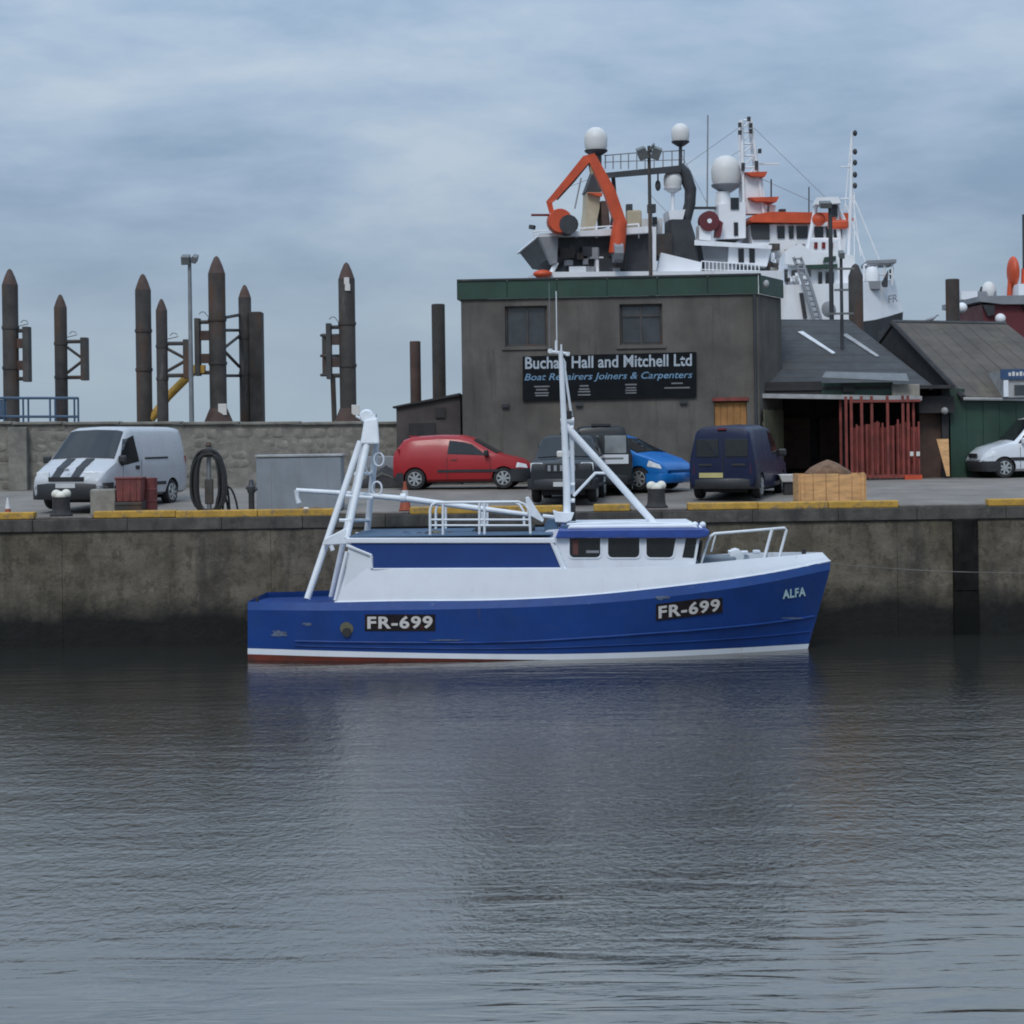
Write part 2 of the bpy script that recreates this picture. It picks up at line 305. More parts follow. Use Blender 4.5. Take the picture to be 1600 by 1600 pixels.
# ------------------------------------------------------------------ water: one sheet to the horizon
def make_water():
    m = bpy.data.materials.new('harbour_water'); m.use_nodes = True; N, L = m.node_tree.nodes, m.node_tree.links
    b = N['Principled BSDF']; b.inputs['Base Color'].default_value = (0.026, 0.027, 0.025, 1); b.inputs['Roughness'].default_value = 0.08
    b.inputs['IOR'].default_value = 5.0; b.inputs['Specular Tint'].default_value = (1.0, 0.945, 0.865, 1); b.inputs['Specular IOR Level'].default_value = 0.5
    g = N.new('ShaderNodeNewGeometry').outputs['Position']
    def nz(sc, st, det, rough=0.5, dist=0.0):
        mp_ = N.new('ShaderNodeMapping'); mp_.inputs['Scale'].default_value = st; L.new(g, mp_.inputs[0])
        n = N.new('ShaderNodeTexNoise'); n.inputs['Scale'].default_value = sc; n.inputs['Detail'].default_value = det; n.inputs['Roughness'].default_value = rough; n.inputs['Distortion'].default_value = dist
        L.new(mp_.outputs[0], n.inputs['Vector']); return n.outputs['Fac']
    def math_(op, a, c):
        k = N.new('ShaderNodeMath'); k.operation = op
        for i, q in enumerate((a, c)):
            if isinstance(q, (int, float)): k.inputs[i].default_value = q
            else: L.new(q, k.inputs[i])
        return k.outputs[0]
    sp = N.new('ShaderNodeSeparateXYZ'); L.new(g, sp.inputs[0])
    breeze = N.new('ShaderNodeMapRange'); breeze.interpolation_type = 'SMOOTHSTEP'; breeze.inputs['From Min'].default_value = 17.0; breeze.inputs['From Max'].default_value = 23.5; breeze.inputs['To Min'].default_value = 0.10; breeze.inputs['To Max'].default_value = 1.0
    L.new(math_('ADD', sp.outputs['Y'], math_('MULTIPLY', math_('SUBTRACT', nz(0.16, (0.8, 1.2, 1), 3, 0.5), 0.5), 16.0)), breeze.inputs[0])   # a cat's-paw of wind over the far half of the dock
    lee = N.new('ShaderNodeMapRange'); lee.interpolation_type = 'SMOOTHSTEP'; lee.inputs['From Min'].default_value = 37.0; lee.inputs['From Max'].default_value = 45.0; lee.inputs['To Min'].default_value = 1.0; lee.inputs['To Max'].default_value = 0.40
    L.new(math_('ADD', sp.outputs['Y'], math_('MULTIPLY', math_('SUBTRACT', nz(0.2, (0.8, 1.2, 1), 3, 0.5), 0.5), 10.0)), lee.inputs[0])   # still water in the lee of the quay
    wind = math_('MULTIPLY', breeze.outputs[0], lee.outputs[0])
    patch = N.new('ShaderNodeMapRange'); patch.inputs['From Min'].default_value = 0.30; patch.inputs['From Max'].default_value = 0.66; patch.inputs['To Min'].default_value = 0.6; patch.inputs['To Max'].default_value = 1.0
    L.new(nz(0.11, (0.7, 1.5, 1), 3, 0.5), patch.inputs[0])
    fine = math_('MULTIPLY', math_('MULTIPLY', math_('MULTIPLY', nz(8.0, (1.3, 0.8, 1), 4, 0.62, 0.6), 0.0130), patch.outputs[0]), wind)
    fine = math_('ADD', fine, math_('MULTIPLY', math_('MULTIPLY', nz(3.0, (1.25, 0.8, 1), 2, 0.5, 0.8), 0.010), wind))
    mid = math_('MULTIPLY', nz(2.6, (0.24, 1, 1), 3, 0.5, 0.4), math_('SUBTRACT', 0.024, math_('MULTIPLY', wind, 0.014)))
    swell = math_('MULTIPLY', nz(0.5, (0.35, 1, 1), 2, 0.5), 0.024)
    h = math_('ADD', math_('ADD', fine, mid), swell)
    bp = N.new('ShaderNodeBump'); bp.inputs['Strength'].default_value = 1.0; bp.inputs['Distance'].default_value = 1.0
    L.new(h, bp.inputs['Height']); L.new(bp.outputs[0], b.inputs['Normal'])
    mb = MB(); S = 4000
    mb.add([(-S, -200, 0), (S, -200, 0), (S, S, 0), (-S, S, 0)], [(0, 1, 2, 3)])
    tag(mb.build('water', m), kind='structure')
make_water()

# ------------------------------------------------------------------ the quay
QX0, QX1, QY = -40.0, 42.0, 48.0
def quay():
    mb = MB()                                          # yard surface: a fall towards the edge, then level
    ys = [48.30, 50, 52, 54, 57, 62, 78]
    for a, b in zip(ys, ys[1:]):
        za, zb = gz(a) - 0.005, gz(b) - 0.005
        mb.add([(QX0, a, za), (QX1, a, za), (QX1, b, zb), (QX0, b, zb)], [(0, 1, 2, 3)])
    yd = mb.build('yard_ground', M_yard); bm = bmesh.new(); bm.from_mesh(yd.data); bmesh.ops.remove_doubles(bm, verts=bm.verts, dist=1e-4); bm.to_mesh(yd.data); bm.free()
    tag(yd, kind='structure')
    MB().box((1, 63.4, 0.95), (82, 29.2, 3.9)).build('quay_core', M_quay); tag(bpy.data.objects['quay_core'], kind='structure')
    q = thing('quay_wall', 'weathered concrete harbour wall with dark weed band above the water', 'wall')
    w = 4.9; x = QX0
    i = 0
    while x < QX1 - 0.1:                               # cast wall panels with open joints
        f = MB(); n, k = 10, 6; vs = []
        for a in range(n + 1):
            for c in range(k + 1):
                px_, pz = x + 0.004 + (w - 0.008) * a / n, -1.0 + 3.70 * c / k
                vs.append((px_, QY + 0.06 + 0.025 * mnoise.noise((px_ * 0.9, pz * 0.9, 3)), pz))
        fs = [(a*(k+1)+c, (a+1)*(k+1)+c, (a+1)*(k+1)+c+1, a*(k+1)+c+1) for a in range(n) for c in range(k)]
        b0 = len(vs); vs += [(x + 0.004, QY + 0.8, -1.0), (x + w - 0.004, QY + 0.8, -1.0), (x + w - 0.004, QY + 0.8, 2.70), (x + 0.004, QY + 0.8, 2.70)]
        fs += [(b0, b0 + 3, b0 + 2, b0 + 1), tuple(range(0, k + 1)) + (b0 + 3, b0), tuple(reversed(range(n*(k+1), (n+1)*(k+1)))) + (b0 + 1, b0 + 2), tuple(a*(k+1)+k for a in range(n + 1)) + (b0 + 2, b0 + 3)]
        f.add(vs, fs); f.build('wall_panel', M_quay, q)
        x += w; i += 1
    x = QX0; rr = random.Random(3)
    while x < QX1:                                     # coping blocks
        w = rr.uniform(1.5, 2.5); d = rr.uniform(-0.018, 0.018)
        MB().box((x + w/2, QY + 0.25 + d, 2.854), (w - 0.006, 0.52, 0.29)).build('coping_block', M_coping, q, bevel=0.018)
        x += w
    for a, b in ((-60, 52), (145, 530), (640, 880), (928, 985), (1075, 1405), (1545, 1680)):
        xa, xb = at(a, 800, QY).x, at(b, 800, QY).x; n = max(1, round((xb - xa) / 1.9)); w = (xb - xa) / n
        for i in range(n):
            MB().box((xa + w*(i+0.5), QY + 0.22 + rr.uniform(-0.012, 0.012), 3.083 + rr.uniform(-0.008, 0.008)), (w - 0.006, 0.34, 0.17)).build('kerb_block', M_kerb, q, bevel=0.025)
    for a, b in ((530, 640), (985, 1075), (1405, 1545), (52, 145)):
        xa, xb = at(a, 800, QY).x, at(b, 800, QY).x
        MB().box(((xa+xb)/2, QY + 0.27, 3.030), (xb - xa - 0.03, 0.36, 0.06)).build('bollard_pad', M_kerbgrey, q, bevel=0.02)
    return q
quay()

M_recess = mat('recess_shade', (0.016, 0.015, 0.014), 0.95, var=0.5, scale=3, bump=0.01, spec=0.05, layers=[((0.035, 0.032, 0.028), 4, (1, 1, 0.3), 0.52, 0.68, 0.6), ((0.010, 0.011, 0.010), 2.0, (1, 1, 1), 0.0, 0.1, 0.95, (1.05, 1.75, 0.95))])  # near-black colour carries the shade of a ladder recess
def recess_strip(px0, px1, y0, y1, label):  # dark strip on the wall face in place of a shaded recess
    a, b = at(px0, y0, QY), at(px1, y1, QY); fr = Frame((a.x + b.x)/2, QY - 0.02, b.z, 0)
    t = thing('recess_strip', label, 'fender', fr)
    w, h = b.x - a.x, a.z - b.z
    MB().box((0, 0.02, h/2), (w, 0.14, h)).build('recess_face', M_recess, t, bevel=0.03)
    MB().box((0, -0.06, h*0.72), (w*0.94, 0.03, h*0.54)).build('recess_panel', M_recess, t)
recess_strip(1488, 1530, 811, 1012, 'dark strip standing in for the shaded ladder recess in the quay wall right of the boat')

def bollard(px, pytop, label):
    p = at(px, 812, QY + 0.38); fr = Frame(p.x, QY + 0.38, 3.05)
    t = thing('bollard', label, 'bollard', fr, 'white topped bollards on the quay edge')
    MB().lathe([(0.27, 0), (0.27, 0.05), (0.225, 0.09), (0.21, 0.18), (0.205, 0.42), (0.21, 0.46), (0, 0.47)], n=20).build('post', M_bollard, t, smooth=40)
    mb = MB(); mb.ball((-0.11, 0, 0.53), 0.115, sc=(1.05, 1.1, 0.95)); mb.ball((0.12, 0, 0.54), 0.115, sc=(1.0, 1.1, 0.95)); mb.ball((0, -0.02, 0.49), 0.14, sc=(1.2, 1, 0.8))
    mb.build('painted_head', M_bolwhite, t, smooth=60)
bollard(96, 768, 'white topped iron bollard in front of the striped van')
bollard(1026, 752, 'white topped iron bollard behind the boat wheelhouse, near the dark blue van')

# ------------------------------------------------------------------ stone wall behind the yard
def stone_wall():
    Y = 61.5; fr = Frame(0, Y, 3.35)
    t = thing('stone_wall', 'rough grey stone boundary wall behind the parked white van', 'wall', fr)
    x0, x1 = -20.0, at(622, 700, Y).x
    def top(x): return lerp(2.02, 1.84, (x + 16) / 13.0)
    MB().prism([(x0, -0.05), (x1, -0.05), (x1, top(x1) - 0.02), (x0, top(x0) - 0.02)], 0.06, 0.5).build('wall_core', M_mortar, t)
    protos = []
    rr = random.Random(11)
    for k in range(7):
        mb = MB(); n = 8; ring = []
        for lvl, (s, y) in enumerate(((1.0, 0.05), (0.97, 0.020), (0.80, 0.008))):
            ring.append([(0.5*s*math.copysign(abs(math.cos(a))**0.6, math.cos(a))*(1 + rr.uniform(-0.12, 0.12)), y + rr.uniform(-0.008, 0.008), 0.5*s*math.copysign(abs(math.sin(a))**0.6, math.sin(a))*(1 + rr.uniform(-0.06, 0.06))) for a in [2*math.pi*(j+0.5)/n for j in range(n)]])
        mb.loft(ring); me = mb.mesh('stone', 50); me.materials.append(M_stone); protos.append(me)
    z = 0.0; xs = at(-20, 700, Y).x
    count = 0
    while z < 1.9:
        h = rr.uniform(0.22, 0.34); x = xs + rr.uniform(-0.3, 0)
        while x < x1 - 0.15:
            w = rr.uniform(0.26, 0.75)
            if x + w > x1: w = x1 - x
            if z + h < top(x) + 0.05:
                o = bpy.data.objects.new('stone', rr.choice(protos)); C.objects.link(o); o.parent = t
                o.location = (x + w/2, 0.045 + rr.uniform(-0.01, 0.012), z + h/2 + rr.uniform(-0.03, 0.03)); o.rotation_euler = (0, rr.uniform(-0.06, 0.06), 0); o.scale = (w*0.98, 1.0, h*rr.uniform(0.88, 1.02)); count += 1
            x += w
        z += h
    x = x0
    while x < x1 - 0.2:
        w = min(rr.uniform(1.3, 1.9), x1 - x)
        o = MB().box((x + w/2, 0.27, top(x + w/2) + 0.02), (w - 0.02, 0.62, 0.09)).build('cap_stone', M_mortar, t, bevel=0.02); x += w
    MB().box((at(30, 700, Y).x, -0.10, 0.95), (0.55, 0.26, 1.9)).build('buttress', M_mortar, t, bevel=0.02)
stone_wall()

# ------------------------------------------------------------------ the joiners' building
def window_unit(parent, x0, x1, z0, z1, y, mullions=(0.5,), transom=None):
    w = MB().box(((x0+x1)/2, y + 0.10, (z0+z1)/2), (x1-x0, 0.02, z1-z0)).build('window', M_shipd, parent)
    fm = MB(); t = 0.055
    for z in (z0 + t/2, z1 - t/2): fm.box(((x0+x1)/2, y + 0.05, z), (x1-x0, 0.08, t))
    for x in (x0 + t/2, x1 - t/2): fm.box((x, y + 0.05, (z0+z1)/2), (t, 0.08, z1-z0-2*t))
    fm.build('frame', M_plate, w)
    xs = [x0 + t] + [lerp(x0, x1, k) for k in mullions] + [x1 - t]
    for k in mullions: MB().box((lerp(x0, x1, k), y + 0.05, (z0+z1)/2), (0.05, 0.07, z1-z0-2*t)).build('mullion', M_plate, w)
    for a, b in zip(xs, xs[1:]):
        if transom:
            zt = lerp(z0, z1, transom)
            MB().box(((a+b)/2, y + 0.075, (z0+t+zt)/2), (b-a-0.05, 0.012, zt-z0-t-0.03)).build('pane', M_glass2, w)
            MB().box(((a+b)/2, y + 0.075, (z1-t+zt)/2), (b-a-0.05, 0.012, z1-t-zt-0.03)).build('pane', M_glass2, w)
            MB().box(((a+b)/2, y + 0.05, zt), (b-a-0.06, 0.07, 0.05)).build('transom', M_plate, w)
        else:
            MB().box(((a+b)/2, y + 0.075, (z0+z1)/2), (b-a-0.05, 0.012, z1-z0-2*t)).build('pane', M_glass2, w)
    MB().box(((x0+x1)/2, y - 0.04, z0 - 0.06), (x1-x0+0.2, 0.22, 0.09)).build('sill', M_render, w)
    return w
def wall_with_openings(x0, x1, z0, z1, y0, y1, ops):   # solid wall prism with rectangular holes, built as a grid of cells
    xs = sorted({x0, x1, *[o[0] for o in ops], *[o[1] for o in ops]}); zs = sorted({z0, z1, *[o[2] for o in ops], *[o[3] for o in ops]})
    mb = MB(); solid = {}
    for i in range(len(xs) - 1):
        for j in range(len(zs) - 1):
            cx, cz = (xs[i]+xs[i+1])/2, (zs[j]+zs[j+1])/2
            solid[i, j] = not any(o[0] < cx < o[1] and o[2] < cz < o[3] for o in ops)
    for (i, j), s in solid.items():
        if not s: continue
        a, b, c, d = xs[i], xs[i+1], zs[j], zs[j+1]
        mb.add([(a, y0, c), (b, y0, c), (b, y0, d), (a, y0, d)], [(0, 1, 2, 3)]); mb.add([(a, y1, c), (b, y1, c), (b, y1, d), (a, y1, d)], [(3, 2, 1, 0)])
        for di, dj, e in ((-1, 0, [(a, y0, c), (a, y0, d), (a, y1, d), (a, y1, c)]), (1, 0, [(b, y0, c), (b, y1, c), (b, y1, d), (b, y0, d)]), (0, -1, [(a, y0, c), (a, y1, c), (b, y1, c), (b, y0, c)]), (0, 1, [(a, y0, d), (b, y0, d), (b, y1, d), (a, y1, d)])):
            if not solid.get((i + di, j + dj), False): mb.add(e, [(0, 1, 2, 3)])
    return mb

def joinery():
    A, B = at(722, 600, 60.7), at(1186, 600, 59.9)
    fr = Frame(A.x, A.y, 3.35, math.atan2(B.y - A.y, B.x - A.x)); L = (Vector((B.x, B.y)) - Vector((A.x, A.y))).length
    P = lambda px, py: fr.pt(px, py, 0)
    top = (P(722, 438).z + P(1185, 431).z) / 2; band = (P(722, 467).z + P(1185, 460).z) / 2
    t = thing('joinery_building', 'two storey grey rendered workshop with green fascia and black signboard', 'building', fr)
    w1 = (P(782, 0).x, P(848, 0).x, P(815, 541).z, P(815, 478).z); w2 = (P(961, 0).x, P(1028, 0).x, P(995, 539).z, P(995, 475).z)
    dr = (P(1116, 650).x, P(1167, 650).x, -0.1, P(1140, 627).z)
    wall_with_openings(0, L, -0.1, band, 0, 0.3, [w1, w2, dr]).build('front_wall', M_render, t)
    ce = fr.i @ at(1222, 600, 62.2)                   # short splayed wall on the right corner
    n = Vector((ce.y, -(ce.x - L), 0)).normalized()
    sp = MB(); sp.plan([(L + 0.003, 0.002), (ce.x, ce.y), (ce.x - n.x*0.3, ce.y - n.y*0.3), (L + 0.003, 0.32)], -0.1, band); sp.build('side_wall', M_render, t)
    MB().plan([(ce.x - 0.003, ce.y + 0.003), (ce.x - 0.1, 11), (ce.x - 0.4, 11), (ce.x - 0.3, ce.y + 0.003)], -0.1, band).build('side_wall', M_render, t)
    MB().box((0.15, 5.7, band/2 - 0.05), (0.3, 10.7, band + 0.1)).build('side_wall', M_render, t)
    MB().box((L/2, 11.15, band/2 - 0.05), (L + 1, 0.3, band + 0.1)).build('back_wall', M_render, t)
    MB().plan([(0.3, 0.35), (L - 0.05, 0.35), (ce.x - 0.45, ce.y + 0.2), (ce.x - 0.45, 10.9), (0.3, 10.9)], band - 0.2, band - 0.05).build('roof', M_dark, t)
    o = 0.09                                          # green fascia in sheets, with cover strips
    fx = 0.0 - o; sheets = 6
    for i in range(sheets):
        a, b = lerp(-o, L + 0.02, i / sheets), lerp(-o, L + 0.02, (i + 1) / sheets)
        MB().box(((a+b)/2, -o + 0.03, (band + top)/2), (b - a - 0.015, 0.05, top - band)).build('fascia_sheet', M_green, t)
    MB().box((L/2 - 0.05, 0.12, (band + top)/2), (L - 0.1, 0.2, top - band - 0.04)).build('fascia_backing', M_green, t)
    d = Vector((ce.x - L, ce.y, 0)); rz = math.atan2(d.y, d.x)
    c2 = Vector((L + ce.x, ce.y, 0)) / 2 + n * 0.06
    MB().box((c2.x, c2.y, (band + top)/2), (d.length, 0.05, top - band), rz).build('fascia_sheet', M_green, t)
    MB().box((-o, 5.6, (band + top)/2), (0.05, 11.2, top - band)).build('fascia_sheet', M_green, t)
    MB().box((L/2, -o + 0.02, top + 0.02), (L + 0.2, 0.12, 0.05)).build('fascia_trim', M_shipd, t)
    MB().ball((L + 0.25, 0.0, band + 0.28), 0.09, sc=(1, 1, 1.3)).build('wall_lamp', M_gutter, t, smooth=60)
    window_unit(t, w1[0], w1[1], w1[2], w1[3], 0.1, (0.52,))
    window_unit(t, w2[0], w2[1], w2[2], w2[3], 0.1, (0.5,), 0.72)
    dd = MB().box(((dr[0]+dr[1])/2, 0.15, dr[3]/2), (dr[1]-dr[0]-0.04, 0.05, dr[3]-0.04)).build('door', M_door, t)
    n_ = 5
    for i in range(n_): MB().box((lerp(dr[0], dr[1], (i+0.5)/n_), 0.115, dr[3]/2), ((dr[1]-dr[0])/n_ - 0.02, 0.03, dr[3]-0.08)).build('plank', M_door, dd)
    MB().box(((dr[0]+dr[1])/2, -0.02, dr[3] + 0.06), (dr[1]-dr[0]+0.1, 0.08, 0.10)).build('lintel', M_redsteel, t)
    for px, py in ((790, 634), (905, 632), (1068, 628)): q = P(px, py); MB().box((q.x, -0.05, q.z), (0.22, 0.1, 0.10)).build('vent', M_shipd, t)
    q = P(1180, 640); MB().tube([(L - 0.1, -0.06, 0), (L - 0.1, -0.06, band)], 0.045, 8).build('drainpipe', M_shipd, t, smooth=50)
    # signboard
    sg = (P(817, 0).x, P(1088, 0).x)
    s = MB().prism([(P(817, 557).x, P(817, 557).z), (P(817, 626).x, P(817, 626).z), (P(1088, 620).x, P(1088, 620).z), (P(1088, 550).x, P(1088, 550).z)], -0.09, -0.02).build('signboard', M_sign, t)
    def put(txt, box, m_, name, **k):
        me = text_mesh(txt, **k); y = -0.095
        (ax, ay), (bx, by), hpx = box                 # left-bottom pixel, right-bottom pixel, height px
        def fn(u, v, w):
            q = P(lerp(ax, bx, u), lerp(ay, by, u) - v*hpx); return Vector((q.x, y, q.z))
        link(name, fit_text(me, fn), m_, s)
    put('Buchan Hall and Mitchell Ltd', ((821, 577), (1081, 572), 19), M_sgn_t, 'lettering', offset=0.018)
    put('Boat Repairers Joiners & Carpenters', ((820, 598), (1082, 594), 14), M_sgn_b, 'lettering', offset=0.008, shear=0.25)
    for cx, rows in ((847, ((24, 604), (18, 609), (22, 614), (20, 618))), (913, ((14, 603), (16, 608), (19, 612), (20, 617))), (986, ((18, 601), (16, 606), (18, 610), (17, 614))), (1058, ((18, 599), (40, 606)))):
        for w, y in rows:
            a, b = P(cx - w/2, y), P(cx + w/2, y)
            MB().box(((a.x+b.x)/2, -0.096, (a.z+b.z)/2), (b.x-a.x, 0.006, 0.04)).build('small_print', M_sgn_g, s)
    return t
joinery()

def annex():
    Y = 61.0; fr = Frame(at(620, 700, Y).x, Y, 3.35)
    t = thing('annex_shed', 'low dark lean-to shed against the left end of the workshop', 'shed', fr)
    p = lambda x, y: (fr.pt(x, y).x, fr.pt(x, y).z)
    r = p(722, 616)[0] - 0.06
    MB().prism([(0, -0.1), (r, -0.1), (r, p(722, 618)[1]), (0, p(620, 638)[1])], 0, 6).build('wall', M_annex, t)
    MB().prism([(-0.1, p(620, 638)[1] + 0.005), (r, p(722, 618)[1] + 0.005), (r, p(722, 615)[1] + 0.02), (-0.1, p(620, 636)[1] + 0.02)], -0.12, 6.1).build('roof', M_dark, t)
    a = p(688, 645); MB().box((a[0], -0.03, a[1]), (0.3, 0.06, 0.3)).build('vent', M_dark, t)
    a = p(660, 690); MB().box((a[0], -0.02, a[1] - 0.4), (0.8, 0.05, 1.9)).build('door', M_dark, t)
annex()

def stump(px0, px1, pyt, Y, label, name='steel_pile', tip=False, mat_=None):
    a, b = at(px0, pyt, Y), at(px1, pyt, Y); zb = 1.0; h = (a.z + b.z)/2 - zb; r = (b.x - a.x)/2
    fr = Frame((a.x+b.x)/2, Y, zb); t = thing(name, label, 'pile', fr, 'old steel piles behind the sheds')
    MB().lathe([(r, 0), (r, h - 0.02), (r*0.85, h)] if not tip else [(r, 0), (r, h - r*1.7), (r*0.45, h - r*0.25), (0.02, h)], n=14).build('shaft', mat_ or M_piletip, t, smooth=40)
    MB().lathe([(r*1.06, h*0.55), (r*1.06, h*0.58)], n=14).build('collar', M_pile, t, smooth=40)
stump(640, 657, 533, 70, 'short rusty pile left of the workshop annex, lower of two', mat_=M_piletip)
stump(674, 695, 475, 72, 'tall dark pile standing just left of the workshop', mat_=M_pile)
stump(1477, 1499, 436, 76, 'square topped brown pile rising above the brown roof ridge', mat_=M_pile)
stump(1325, 1348, 412, 68, 'rusty pointed pile in front of the white trawler bow', tip=True, mat_=M_pile)

# ------------------------------------------------------------------ sheds on the right
def grey_shed():
    Y = 61.0; fr = Frame(at(1224, 700, Y).x, Y, 3.35)
    t = thing('grey_shed', 'open fronted shed with grey roof, pale rooflights and green fascia', 'shed', fr)
    p = lambda x, y, d=0.0: fr.pt(x, y, d)
    e0, e1 = p(1222, 603, -0.3), p(1455, 606, -0.3); r0, r1 = p(1222, 501, 6), p(1325, 503, 6); be1 = Vector((e1.x + 1.2, 12.3, e1.z)); be0 = Vector((e0.x, 12.3, e0.z))
    e0.x -= 2.5; r0.x -= 2.5; be0.x -= 2.5
    rf = MB().slab([e0, e1, r1, r0], 0.06).build('roof', M_slate, t)
    MB().add([e1, be1, r1], [(0, 1, 2)]).build('hip', M_slate, rf)
    MB().add([be1, be0, r0, r1], [(0, 1, 2, 3)]).build('back_slope', M_slate, rf)
    MB().tube([r1, e1], 0.08, 8).build('hip_cap', M_slate, rf); MB().tube([r0, r1], 0.08, 8).build('ridge_cap', M_slate, rf)
    nrm = (e1 - e0).cross(r0 - e0).normalized()
    def onroof(px, py):
        o = fr.i @ Vector((0, 0, CAMH)); d = fr.i.to_3x3() @ ray(px, py); return o + d * ((e0 - o).dot(nrm) / d.dot(nrm)) + nrm * 0.075
    for (ax, ay), (bx, by), m_ in (((1246, 523), (1300, 557), M_skyl), ((1315, 527), (1369, 562), M_gutter)):
        MB().slab([onroof(ax, ay), onroof(bx, by), onroof(bx + 5, by - 1), onroof(ax + 8, ay - 1)], 0.03).build('rooflight', m_, rf)
    for k in range(1, 9):                              # roof courses, lapped
        a, b = e0.lerp(r0, k/9), e1.lerp(r1, k/9); MB().tube([a + nrm*0.062, b + nrm*0.062], 0.005, 4).build('course_lap', M_slate, rf)
    # small lean-to roof strip over the fascia
    MB().slab([p(1284, 592, -1.0), p(1420, 598, -1.0), p(1416, 586, -0.4), p(1290, 583, -0.4)], 0.05).build('canopy_strip', mat('canopy_grey', (0.15, 0.16, 0.165), 0.7), t)
    a, b = p(1284, 618, -0.6), p(1395, 597, -0.6); MB().box(((a.x+b.x)/2, -0.55, (a.z+b.z)/2), (b.x-a.x, 0.08, b.z-a.z)).build('fascia', M_green, t)
    a, b = p(1317, 612, -0.7), p(1336, 599, -0.7); MB().box(((a.x+b.x)/2, -0.68, (a.z+b.z)/2), (b.x-a.x, 0.1, b.z-a.z)).build('vent', M_dark, t)
    a, b = p(1394, 622, -0.7), p(1437, 600, -0.7); MB().box(((a.x+b.x)/2, -0.6, (a.z+b.z)/2), (b.x-a.x, 0.2, b.z-a.z)).build('beige_box', M_conc, t, bevel=0.02)
    a, b = p(1222, 617, -0.75), p(1440, 622, -0.75); MB().hexa([(a.x - 1, -0.8, a.z - 0.07), (b.x, -0.8, b.z - 0.07), (b.x, -0.62, b.z - 0.07), (a.x - 1, -0.62, a.z - 0.07), (a.x - 1, -0.8, a.z + 0.06), (b.x, -0.8, b.z + 0.06), (b.x, -0.62, b.z + 0.06), (a.x - 1, -0.62, a.z + 0.06)]).build('gutter', M_gutter, t)
    a, b = p(1222, 605, -0.6), p(1284, 597, -0.6); MB().box(((a.x+b.x)/2 - 0.5, -0.5, (a.z+b.z)/2 - 0.12), (b.x-a.x + 1.0, 0.1, 0.42)).build('fascia', M_dark, t)
    H = a.z - 0.1
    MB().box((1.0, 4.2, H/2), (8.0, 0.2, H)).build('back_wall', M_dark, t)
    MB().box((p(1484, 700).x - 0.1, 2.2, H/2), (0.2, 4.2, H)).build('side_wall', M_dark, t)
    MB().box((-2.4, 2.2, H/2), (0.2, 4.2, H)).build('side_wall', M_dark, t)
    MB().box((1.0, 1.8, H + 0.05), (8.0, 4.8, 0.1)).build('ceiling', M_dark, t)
    for x in (0.9, 2.1): MB().box((x, 3.9, H*0.4), (0.9, 0.3, H*0.6)).build('stacked_boards', M_brown, t)
    a, b = p(1441, 742), p(1484, 650); MB().box(((a.x+b.x)/2, 0.35, (b.z)/2 + 0.2), (b.x-a.x, 0.1, b.z + 0.5)).build('brown_wall', M_brown, t)
    MB().box(((a.x+b.x)/2, 0.1, b.z + 0.35), (b.x-a.x+0.2, 0.5, 0.5)).build('eaves_box', M_dark, t)
grey_shed()

